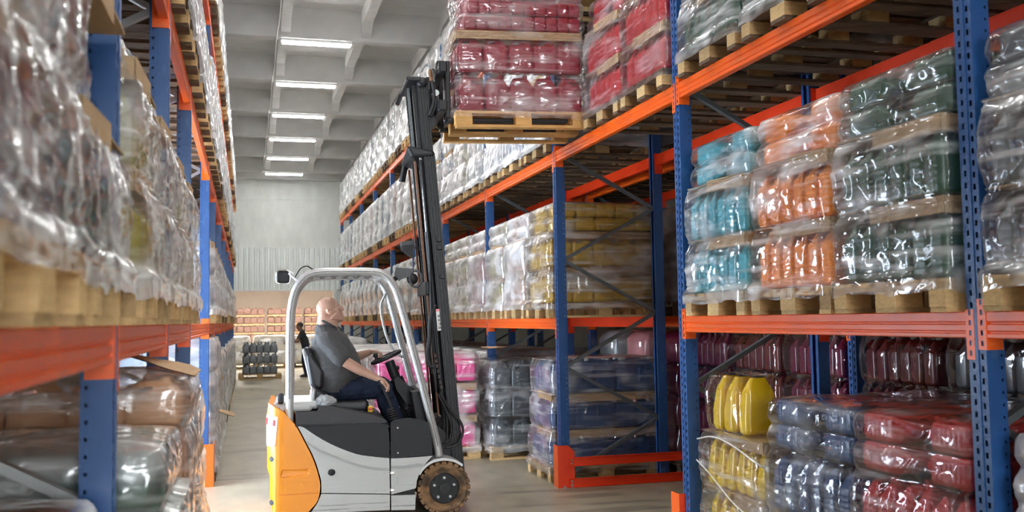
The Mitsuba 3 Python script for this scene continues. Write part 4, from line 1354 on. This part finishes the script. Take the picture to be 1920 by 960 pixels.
hz = [[(1.425, 1.0), (1.515, 0.845), (1.594, 0.752), (1.616, 0.661), (1.569, 0.561), (1.466, 0.532)], [(1.414, 0.985), (1.469, 0.869), (1.519, 0.732), (1.512, 0.62), (1.466, 0.566)], [(1.44, 0.99), (1.48, 0.85), (1.49, 0.72), (1.485, 0.60), (1.455, 0.56)]]
for i, h in enumerate(hz):
    fp('hydraulic_hose', tube(smoothpath([(a, 0.14 + 0.02 * i, b) for a, b in h], 8), 0.0105, 8), 'm_rubber', smooth=True)
fp('hydraulic_hose', tube(smoothpath([(1.40, 0.20, 1.75), (1.355, 0.20, 1.62), (1.345, 0.19, 1.45), (1.325, 0.19, 1.33), (1.35, 0.20, 1.23), (1.385, 0.20, 1.22)], 8), 0.02, 10), 'm_rubber', smooth=True)
for dv, r_ in ((0.0, 0.009), (0.03, 0.009), (0.06, 0.007)):
    fp('hydraulic_pipe', tube(smoothpath([(MU(1.0) - 0.18, 0.19 + dv, 1.0), (MU(1.7) - 0.16, 0.19 + dv, 1.7), (MU(2.2) - 0.13, 0.20 + dv, 2.2), (MU(3.0) - 0.13, 0.20 + dv, 3.0)], 5), r_, 7), 'm_mast', smooth=True)
fp('hose_fitting', cat(*[cyl((1.392 + 0.0085 * k, 0.185, 1.33 - 0.045 * k), (1.397 + 0.0085 * k, 0.185, 1.30 - 0.045 * k), 0.014, 10) for k in range(7)]), 'm_chrome')
lb = fp('mast_label', bar((MU(1.53) - 0.10, 0.2125, 1.525), (MU(1.70) - 0.10, 0.2125, 1.71), 0.004, 0.042, (1, 0, 0.083)), 'm_plate', label='white label with a red end and upright characters')
fp('label_end', bar((MU(1.69) - 0.10, 0.211, 1.69), (MU(1.71) - 0.10, 0.211, 1.712), 0.004, 0.042, (1, 0, 0.083)), 'm_lampred', lb)
tm = meshkit.text_mesh('R 4 8 8', 0.026, 0.002, True)
tm.apply_transform(rot((1, 0, 0), 90))
tm.apply_transform(rot((0, 1, 0), -90 - 4.7))
fp('label_text', moved(tm, MU(1.54) - 0.084, 0.2095, 1.54), 'm_rubber', lb)
wl = fp('work_lamp', tri(slab([(1.155, 2.325), (1.27, 2.34), (1.265, 2.29), (1.24, 2.22), (1.165, 2.255)], 0.62, 0.74)), 'm_lampgrey')
fp('lamp_face', tri(slab([(1.16, 2.29), (1.26, 2.30), (1.26, 2.18), (1.225, 2.20), (1.165, 2.25)], 0.60, 0.72)), 'm_fl_black', wl)
fp('lamp_arm', bar((1.24, 0.70, 2.28), (MU(2.28) - 0.10, 0.80, 2.28), 0.03), 'm_grey', wl)
# carriage and forks, at the top of the mast
cu, ct = 1.40, 1.1
for v in (0.30, 0.72):
    f_ = fp('fork', cat(rbox(1.515, 1.56, v - 0.055, v + 0.055, 3.385, 3.895, 0.008), moved(rbox(0, 1.10, v - 0.05, v + 0.05, 0, 0.034, 0.006), mat=np.array([[1, 0, -0.02, 1.53], [0, 1, 0, 0], [0.017, 0, 1, 3.353], [0, 0, 0, 1.0]]))), 'm_mast')
    fp('hook', rbox(1.44, 1.53, v - 0.055, v + 0.055, 3.84, 3.895, 0.01), 'm_mast', f_)
fp('carriage_bar', rbox(1.435, 1.515, 0.12, FW - 0.12, 3.42, 3.52, 0.012), 'm_mast')
fp('carriage_bar', rbox(1.445, 1.515, 0.12, FW - 0.12, 3.76, 3.86, 0.012), 'm_mast')
fp('carriage_plate', cat(sslab([(1.33, 3.30), (1.44, 3.35), (1.44, 3.85), (1.40, 3.85), (1.38, 3.55), (1.33, 3.45)], 0.36, 0.39), sslab([(1.33, 3.30), (1.44, 3.35), (1.44, 3.85), (1.40, 3.85), (1.38, 3.55), (1.33, 3.45)], 0.66, 0.69), cyl((1.39, 0.30, 3.36), (1.39, 0.75, 3.36), 0.045, 16)), 'm_mast')
fp('side_shift_cylinder', cat(cyl((1.43, 0.22, 3.60), (1.43, 0.82, 3.60), 0.028, 14)), 'm_galv', smooth=40)
for i, (dv, c) in enumerate(((0.0, 'm_copper'), (0.035, 'm_galv'))):
    fp('hose_coupling', cat(cyl((1.375 + 0.02 * i, 0.21 + dv, 3.80), (1.39 + 0.02 * i, 0.21 + dv, 3.70), 0.015, 10), cyl((1.378 + 0.02 * i, 0.21 + dv, 3.775), (1.384 + 0.02 * i, 0.21 + dv, 3.735), 0.02, 6)), c)
    fp('hydraulic_hose', tube(smoothpath([(1.392 + 0.02 * i, 0.21 + dv, 3.70), (1.41 + 0.02 * i, 0.21 + dv, 3.60), (1.405 + 0.03 * i, 0.22 + dv, 3.50), (1.37 + 0.02 * i, 0.23 + dv, 3.40)], 6), 0.014, 8), 'm_rubber', smooth=True)
    fp('hydraulic_hose', tube(smoothpath([(1.375 + 0.02 * i, 0.21 + dv, 3.80), (1.365 + 0.02 * i, 0.215 + dv, 3.85), (1.34, 0.23 + dv, 3.845), (1.31, 0.25 + dv, 3.80)], 6), 0.008, 8), 'm_galv', smooth=True)

# what it carries
LM = FM @ T().translate([2.19, 0.525, 3.295]).rotate([0, 1, 0], -1.0)
pallet(0, 0, 0, 'new orange-brown wooden pallet raised on the forks', True, 0, tw=LM, new=True)
LIFT = [('stand', 0.35, 0), ('stand', 0.36, 0), ('sheet', 0.012, 0), ('lie', 0.14, 0.06), ('lie', 0.14, 0.09), ('stand', 0.3, 0.1)]
load(0, 0, 0, 'wine', 'tall film-wrapped load of red jugs lifted high on the forklift mast', None, 0, 777, LIFT, -1, tw=LM @ T().translate([0, 0, PH]), lie_n=10, fmat_='m_film_light')
tag(put('board', moved(box(-0.6, 0.6, -0.405, -0.398, -0.075, 0.005), mat=None), 'm_card', tw=LM @ T().translate([0, -0.003, PH + 0.795])), 'long cardboard strip round the waist of the lifted red load', 'cardboard') if False else None

# rag and tag lying on it
r = trimesh.creation.icosphere(4, 1.0)
r.apply_scale([0.085, 0.09, 0.05])
r.vertices += r.vertex_normals * (0.05 * (meshkit.fbm(r.vertices * 22, 3, 4) - 0.5))[:, None]
r.vertices[:, 2] -= 0.25 * np.clip(np.abs(r.vertices[:, 1] + 0.03) - 0.03, 0, 1)
tag(put('rag', moved(r, 0.475, 0.09, 0.965), 'm_rag', smooth=True, tw=FM), 'crumpled grey rag lying on the forklift hood behind the seat', 'rag')
q = thing('safety_clip', 'small yellow clip with a red button beside the forklift seat', 'clip')
put('body', rbox(0.815, 0.855, 0.10, 0.14, 0.86, 0.91, 0.008), 'm_jug_yellow', q, tw=FM)
put('red_button', rbox(0.82, 0.85, 0.092, 0.12, 0.875, 0.90, 0.006), 'm_lampred', q, tw=FM)
# ------------------------------------------------------------------ people
def skin_col(p, n, uv):
    a = F(p.x * 30, p.y * 30, p.z * 30, 3)
    b = SS(0.5, 0.75, F(p.x * 9, p.y * 9, p.z * 9, 2))
    return MIX(MIX((0.46, 0.265, 0.19), (0.53, 0.32, 0.235), a), (0.50, 0.22, 0.16), 0.25 * b)


fmat('m_skin', skin_col, 0.45, spec=0.4)


def shirt_col(p, n, uv):
    return MIX((0.066, 0.066, 0.066), (0.09, 0.09, 0.089), F(p.x * 60, p.y * 60, p.z * 60, 2))


fmat('m_shirt', shirt_col, 0.9, spec=0.2, sheen=0.4)
mat('m_collar', (0.05, 0.05, 0.05), 0.9)


def jeans_col(p, n, uv):
    return MIX((0.006, 0.010, 0.022), (0.022, 0.032, 0.06), F(p.x * 20, p.y * 20, p.z * 8, 4))


fmat('m_jeans', jeans_col, 0.85, spec=0.2)
mat('m_eye', (0.75, 0.73, 0.70), 0.2)
mat('m_iris', (0.06, 0.07, 0.08), 0.15)
mat('m_brow', (0.30, 0.17, 0.11), 0.8)
mat('m_shoe', (0.03, 0.03, 0.03), 0.6)
mat('m_darkskin', (0.20, 0.10, 0.06), 0.5)
mat('m_hair', (0.012, 0.010, 0.009), 0.6)
mat('m_tee', (0.02, 0.021, 0.024), 0.9)


def S(p, r, seg=16):
    return m3.Manifold.sphere(r, seg).translate([float(v) for v in p])


def bone(a, ra, b, rb, seg=16):
    return m3.Manifold.batch_hull([S(a, ra, seg), S(b, rb, seg)])


def ell(c, r, seg=24):
    return m3.Manifold.sphere(1.0, seg).scale([float(v) for v in r]).translate([float(v) for v in c])


def organic(parts, edge, it=10):
    m = m3.Manifold.batch_boolean(parts, m3.OpType.Add).refine_to_length(edge)
    t = tri(m)
    t.merge_vertices()
    trimesh.smoothing.filter_taubin(t, lamb=0.5, nu=0.52, iterations=it)
    return t


def head_parts(M):
    """head looking along +x with the skull's middle at the origin; M a 4x4 (list of 3 rows) placing it"""
    o = [ell((-0.008, 0, 0.022), (0.100, 0.078, 0.092)), ell((0.02, 0, -0.015), (0.075, 0.066, 0.085)),
         m3.Manifold.batch_hull([S((0.072, 0, -0.118), 0.021), S((0.068, 0.018, -0.116), 0.018), S((0.068, -0.018, -0.116), 0.018), S((0.0, 0.050, -0.082), 0.017), S((0.0, -0.050, -0.082), 0.017), S((0.06, 0.034, -0.05), 0.025), S((0.06, -0.034, -0.05), 0.025)]),
         S((0.060, 0.040, -0.030), 0.026), S((0.060, -0.040, -0.030), 0.026),
         m3.Manifold.batch_hull([S((0.082, 0.03, 0.016), 0.013), S((0.086, 0, 0.014), 0.013), S((0.082, -0.03, 0.016), 0.013), S((0.07, 0.05, 0.008), 0.011), S((0.07, -0.05, 0.008), 0.011)]),
         m3.Manifold.batch_hull([S((0.090, 0, 0.004), 0.009), S((0.113, 0, -0.040), 0.0125), S((0.092, 0, -0.046), 0.012)]),
         S((0.099, 0.013, -0.045), 0.0095), S((0.099, -0.013, -0.045), 0.0095),
         m3.Manifold.batch_hull([S((0.091, 0, -0.070), 0.0085), S((0.078, 0.022, -0.074), 0.006), S((0.078, -0.022, -0.074), 0.006)]),
         m3.Manifold.batch_hull([S((0.089, 0, -0.087), 0.009), S((0.076, 0.020, -0.084), 0.006), S((0.076, -0.020, -0.084), 0.006)]),
         m3.Manifold.batch_hull([S((0.03, 0, -0.115), 0.03), S((0.05, 0, -0.108), 0.03), S((-0.02, 0, -0.105), 0.035)])]
    for s in (1, -1):
        e = ell((0, 0, 0), (0.020, 0.008, 0.032)).rotate([0, -15, 0]).rotate([0, 0, s * 18]).translate([-0.008, s * 0.081, -0.018])
        e -= ell((0.003, s * 0.090, -0.014), (0.010, 0.008, 0.017))
        o.append(e)
    # eye sockets
    m = m3.Manifold.batch_boolean(o, m3.OpType.Add)
    for s in (1, -1):
        m -= ell((0.091, s * 0.031, -0.008), (0.013, 0.017, 0.009))
    # parting of the lips
    m -= m3.Manifold.cube([0.02, 0.044, 0.0022]).translate([0.088, -0.022, -0.0795])
    return m.transform(np.asarray(M, float)[:3])


def hand_parts(wrist, palm, across, fwd, down, curl, thumb_side, r=0.0088):
    """palm and five fingers. across: unit from index to little finger, fwd: from wrist to knuckles, down: where the fingers curl to"""
    w, p, a, f, d = (np.asarray(v, float) for v in (wrist, palm, across, fwd, down))
    a, f, d = (v / np.linalg.norm(v) for v in (a, f, d))
    kn = [p + f * (0.040 - 0.004 * abs(i - 1)) + a * (0.021 * (i - 1.5)) for i in range(4)]
    parts = [m3.Manifold.batch_hull([S(w, 0.024), S(w + a * 0.010, 0.022), *[S(k - f * 0.008, 0.0125) for k in kn]])]
    ln = [0.044, 0.049, 0.046, 0.036]
    for i, k in enumerate(kn):
        u = k
        ang = math.radians(curl[0])
        for j, (sc, c) in enumerate(((1.0, curl[0]), (0.68, curl[1]), (0.52, curl[2]))):
            ang = math.radians(c)
            v = u + (f * math.cos(ang) + d * math.sin(ang)) * ln[i] * sc
            parts.append(bone(u, r * (1.08 - 0.08 * j), v, r * (1.0 - 0.1 * j), 12))
            u = v
    t0 = w + f * 0.028 - a * 0.022 * thumb_side
    t1 = t0 + f * 0.028 - a * 0.020 * thumb_side + d * 0.014
    t2 = t1 + f * 0.026 + d * 0.018 + a * 0.004 * thumb_side
    t3 = t2 + f * 0.014 + d * 0.018 + a * 0.006 * thumb_side
    parts += [bone(w + f * 0.01, 0.018, t0, 0.0155), bone(t0, 0.0145, t1, 0.0115), bone(t1, 0.0108, t2, 0.0095), bone(t2, 0.0095, t3, 0.0075)]
    return parts


# the driver, in the forklift's own axes --------------------------------------
pk = put('person', organic([
    head_parts((T().translate([0.512, 0.525, 1.722]).rotate([0, 0, 1], -4).rotate([0, 1, 0], -21).scale(0.98)).matrix),
    m3.Manifold.batch_hull([S((0.475, 0.525, 1.655), 0.062), S((0.535, 0.525, 1.645), 0.055), S((0.465, 0.525, 1.53), 0.068), S((0.53, 0.525, 1.53), 0.062)]),
    m3.Manifold.batch_hull([S((0.475, 0.36, 1.455), 0.06), S((0.475, 0.69, 1.455), 0.06), S((0.47, 0.525, 1.52), 0.06), S((0.54, 0.525, 1.38), 0.12)]),
    m3.Manifold.batch_hull([S((0.54, 0.45, 1.38), 0.12), S((0.54, 0.60, 1.38), 0.12), S((0.58, 0.47, 1.20), 0.155), S((0.58, 0.58, 1.20), 0.155), S((0.52, 0.47, 1.05), 0.11), S((0.52, 0.58, 1.05), 0.11)]),
    bone((0.50, 0.315, 1.455), 0.060, (0.625, 0.245, 1.285), 0.046), bone((0.625, 0.245, 1.285), 0.047, (0.74, 0.215, 1.215), 0.044), bone((0.74, 0.215, 1.215), 0.044, (0.895, 0.175, 1.135), 0.027),
    bone((0.50, 0.735, 1.455), 0.060, (0.68, 0.80, 1.28), 0.046), bone((0.68, 0.80, 1.28), 0.046, (0.78, 0.775, 1.305), 0.042), bone((0.78, 0.775, 1.305), 0.042, (0.875, 0.72, 1.338), 0.027),
    *hand_parts((0.897, 0.172, 1.134), (0.925, 0.165, 1.128), (0.15, 1, 0.05), (0.93, -0.12, -0.33), (-0.25, 0, -1), (35, 78, 105), 1),
    *hand_parts((0.878, 0.718, 1.338), (0.905, 0.70, 1.343), (0.35, 1, 0.0), (0.95, -0.30, 0.02), (-0.1, -0.05, -1), (30, 85, 140), 1),
    bone((0.53, 0.44, 1.03), 0.085, (0.97, 0.37, 1.035), 0.062), bone((0.97, 0.37, 1.035), 0.06, (1.10, 0.36, 0.62), 0.042),
    bone((0.53, 0.61, 1.03), 0.085, (0.98, 0.66, 1.035), 0.062), bone((0.98, 0.66, 1.035), 0.06, (1.09, 0.68, 0.62), 0.042)], 0.0075, 8), 'm_skin', smooth=True, tw=FM)
tag(pk, 'bald man in a dark grey polo shirt driving the forklift, looking up at its load', 'person')
hm = T().translate([0.512, 0.525, 1.722]).rotate([0, 0, 1], -4).rotate([0, 1, 0], -21).scale(0.98)
for s in (1, -1):
    e = put('eye', trimesh.creation.icosphere(2, 0.0115), 'm_eye', pk, True, FM @ hm @ T().translate([0.0745, s * 0.031, -0.008]))
    put('iris', trimesh.creation.icosphere(2, 0.0062), 'm_iris', e, True, FM @ hm @ T().translate([0.0810, s * 0.031, -0.006]))
    put('eyebrow', tri(m3.Manifold.batch_hull([S((0.093, s * 0.018, 0.020), 0.0035, 8), S((0.088, s * 0.035, 0.024), 0.0035, 8), S((0.076, s * 0.050, 0.017), 0.003, 8)])), 'm_brow', pk, True, FM @ hm)


def folds(t, amp, sc, seed):
    v = t.vertices
    d = meshkit.fbm(v * sc, 3, seed) - 0.5
    rg = 1 - np.abs(2 * meshkit.noise(v * np.array(sc) * 0.8 + 5 * d[:, None], seed + 3) - 1)
    t.vertices = v + t.vertex_normals * (amp * d + amp * 0.7 * (rg ** 4 - 0.25))[:, None]
    return t


def cut(t, pts_n):
    """trim a mesh by planes (point, normal): keeps the side the normal points to, closed"""
    m = man(t)
    for p, n in pts_n:
        n = np.asarray(n, float) / np.linalg.norm(n)
        m = m.trim_by_plane([float(q) for q in n], float(np.dot(n, p)))
    return tri(m)


sh = organic([
    m3.Manifold.batch_hull([S((0.470, 0.35, 1.455), 0.074), S((0.470, 0.70, 1.455), 0.074), S((0.462, 0.525, 1.54), 0.072), S((0.505, 0.525, 1.53), 0.075), S((0.56, 0.525, 1.40), 0.135)]),
    m3.Manifold.batch_hull([S((0.50, 0.43, 1.40), 0.145), S((0.50, 0.62, 1.40), 0.145), S((0.56, 0.45, 1.40), 0.14), S((0.56, 0.60, 1.40), 0.14), S((0.60, 0.45, 1.225), 0.185), S((0.60, 0.60, 1.225), 0.185), S((0.535, 0.43, 1.24), 0.165), S((0.535, 0.62, 1.24), 0.165), S((0.55, 0.45, 1.06), 0.135), S((0.55, 0.60, 1.06), 0.135)]),
    bone((0.492, 0.325, 1.45), 0.088, (0.60, 0.252, 1.315), 0.078), bone((0.492, 0.725, 1.45), 0.088, (0.63, 0.79, 1.32), 0.078),
    m3.Manifold.batch_hull([S((0.478, 0.525, 1.585), 0.071), S((0.535, 0.525, 1.555), 0.066), S((0.47, 0.525, 1.53), 0.082), S((0.54, 0.525, 1.51), 0.078)])], 0.014, 8)
trimesh.smoothing.filter_taubin(sh, lamb=0.5, nu=0.52, iterations=6)
sh = folds(sh, 0.013, [6, 6, 11], 3)
trimesh.smoothing.filter_taubin(sh, lamb=0.5, nu=0.52, iterations=3)
sh = cut(sh, [((0.6, 0.5, 1.015), (0, 0, 1)), ((0.505, 0.525, 1.592), (-0.55, 0, -1))])
put('shirt', sh, 'm_shirt', pk, 70, FM, label='dark grey short-sleeved polo shirt')
cn = [(0.505 + 0.073 * math.cos(a), 0.525 + 0.070 * math.sin(a), 1.592 - 0.55 * 0.073 * math.cos(a)) for a in np.linspace(0, 2 * PI, 40, endpoint=False)]
col_ = tube(cn, 0.012, 8, close=True)
col_.vertices[:, 2] += 0.004
put('collar', col_, 'm_collar', pk, True, FM)
put('placket', tri(m3.Manifold.batch_hull([S((0.585, 0.525, 1.575), 0.008), S((0.66, 0.525, 1.485), 0.008), S((0.60, 0.55, 1.555), 0.006), S((0.668, 0.545, 1.485), 0.006)])), 'm_collar', pk, True, FM)
tr = organic([m3.Manifold.batch_hull([S((0.53, 0.44, 1.03), 0.115), S((0.53, 0.61, 1.03), 0.115), S((0.62, 0.43, 1.04), 0.098), S((0.62, 0.62, 1.04), 0.098), S((0.57, 0.53, 1.09), 0.10)]),
              bone((0.56, 0.43, 1.035), 0.103, (0.96, 0.355, 1.035), 0.083), bone((0.96, 0.355, 1.035), 0.082, (1.095, 0.345, 0.66), 0.066), bone((1.095, 0.345, 0.66), 0.066, (1.10, 0.345, 0.58), 0.062),
              bone((0.56, 0.62, 1.035), 0.103, (0.97, 0.67, 1.035), 0.083), bone((0.97, 0.67, 1.035), 0.082, (1.09, 0.69, 0.66), 0.066), bone((1.09, 0.69, 0.66), 0.066, (1.09, 0.69, 0.58), 0.062)], 0.014, 8)
put('trousers', folds(tr, 0.016, [14, 14, 10], 8), 'm_jeans', pk, True, FM, label='dark navy work trousers')
for v in (0.345, 0.69):
    put('shoe', tri(m3.Manifold.batch_hull([S((1.07, v, 0.565), 0.042), S((1.10, v, 0.60), 0.045), S((1.25, v, 0.555), 0.032), S((1.17, v - 0.015, 0.56), 0.038), S((1.17, v + 0.015, 0.56), 0.038)])), 'm_shoe', pk, True, FM)

# the man working far down the aisle ------------------------------------------
WM = T().translate([1.66, 29.2, 0]).rotate([0, 0, 1], 180)
b = lambda *a: bone(*a)
wk = put('person', organic([
    head_parts((T().translate([0.17, 0, 1.50]).rotate([0, 1, 0], 22).scale(0.95)).matrix),
    b((0.13, 0, 1.42), 0.05, (0.10, 0, 1.33), 0.055),
    m3.Manifold.batch_hull([S((0.09, 0.17, 1.29), 0.055), S((0.09, -0.17, 1.29), 0.055), S((0.05, 0.07, 1.12), 0.10), S((0.05, -0.07, 1.12), 0.10), S((0.0, 0.07, 0.93), 0.10), S((0.0, -0.07, 0.93), 0.10)]),
    b((0.10, 0.19, 1.29), 0.05, (0.22, 0.22, 1.05), 0.04), b((0.22, 0.22, 1.05), 0.04, (0.46, 0.16, 1.03), 0.028),
    b((0.10, -0.19, 1.29), 0.05, (0.24, -0.21, 1.06), 0.04), b((0.24, -0.21, 1.06), 0.04, (0.48, -0.12, 1.05), 0.028),
    *hand_parts((0.46, 0.16, 1.03), (0.49, 0.155, 1.03), (0, 1, 0), (1, -0.1, 0), (0, 0, -1), (20, 50, 70), 1), *hand_parts((0.48, -0.12, 1.05), (0.51, -0.115, 1.05), (0, -1, 0), (1, 0.1, 0), (0, 0, -1), (20, 50, 70), 1),
    b((0.0, 0.09, 0.92), 0.085, (0.05, 0.10, 0.49), 0.055), b((0.05, 0.10, 0.49), 0.055, (-0.02, 0.10, 0.09), 0.038),
    b((0.0, -0.09, 0.92), 0.085, (0.02, -0.12, 0.49), 0.055), b((0.02, -0.12, 0.49), 0.055, (-0.10, -0.12, 0.09), 0.038)], 0.014, 6), 'm_darkskin', smooth=True, tw=WM)
tag(wk, 'man in a black t-shirt reaching forward, far down the aisle before the opening', 'person')
put('hair', tri(ell((0.155, 0, 1.527), (0.098, 0.082, 0.085)) - m3.Manifold.cube([0.3, 0.4, 0.3]).rotate([0, 30, 0]).translate([0.19, -0.2, 1.42])), 'm_hair', wk, True, WM)
put('shirt', organic([m3.Manifold.batch_hull([S((0.085, 0.165, 1.285), 0.068), S((0.085, -0.165, 1.285), 0.068), S((0.09, 0, 1.33), 0.07), S((0.05, 0.07, 1.12), 0.118), S((0.05, -0.07, 1.12), 0.118), S((0.0, 0.07, 0.95), 0.118), S((0.0, -0.07, 0.95), 0.118)]),
                      b((0.10, 0.185, 1.285), 0.064, (0.17, 0.205, 1.14), 0.058), b((0.10, -0.185, 1.285), 0.064, (0.18, -0.20, 1.14), 0.058)], 0.02, 6), 'm_tee', wk, True, WM)
put('trousers', organic([m3.Manifold.batch_hull([S((0.0, 0.08, 0.93), 0.112), S((0.0, -0.08, 0.93), 0.112), S((0.0, 0.08, 0.84), 0.10), S((0.0, -0.08, 0.84), 0.10)]),
                         b((0.0, 0.09, 0.88), 0.098, (0.05, 0.10, 0.49), 0.075), b((0.05, 0.10, 0.49), 0.075, (-0.02, 0.10, 0.10), 0.062), b((0.0, -0.09, 0.88), 0.098, (0.02, -0.12, 0.49), 0.075), b((0.02, -0.12, 0.49), 0.075, (-0.10, -0.12, 0.10), 0.062)], 0.02, 6), 'm_jeans', wk, True, WM)
for x, y in ((-0.02, 0.10), (-0.10, -0.12)):
    put('shoe', tri(m3.Manifold.batch_hull([S((x - 0.02, y, 0.04), 0.04), S((x + 0.16, y, 0.03), 0.03), S((x, y, 0.08), 0.04)])), 'm_shoe', wk, True, WM)
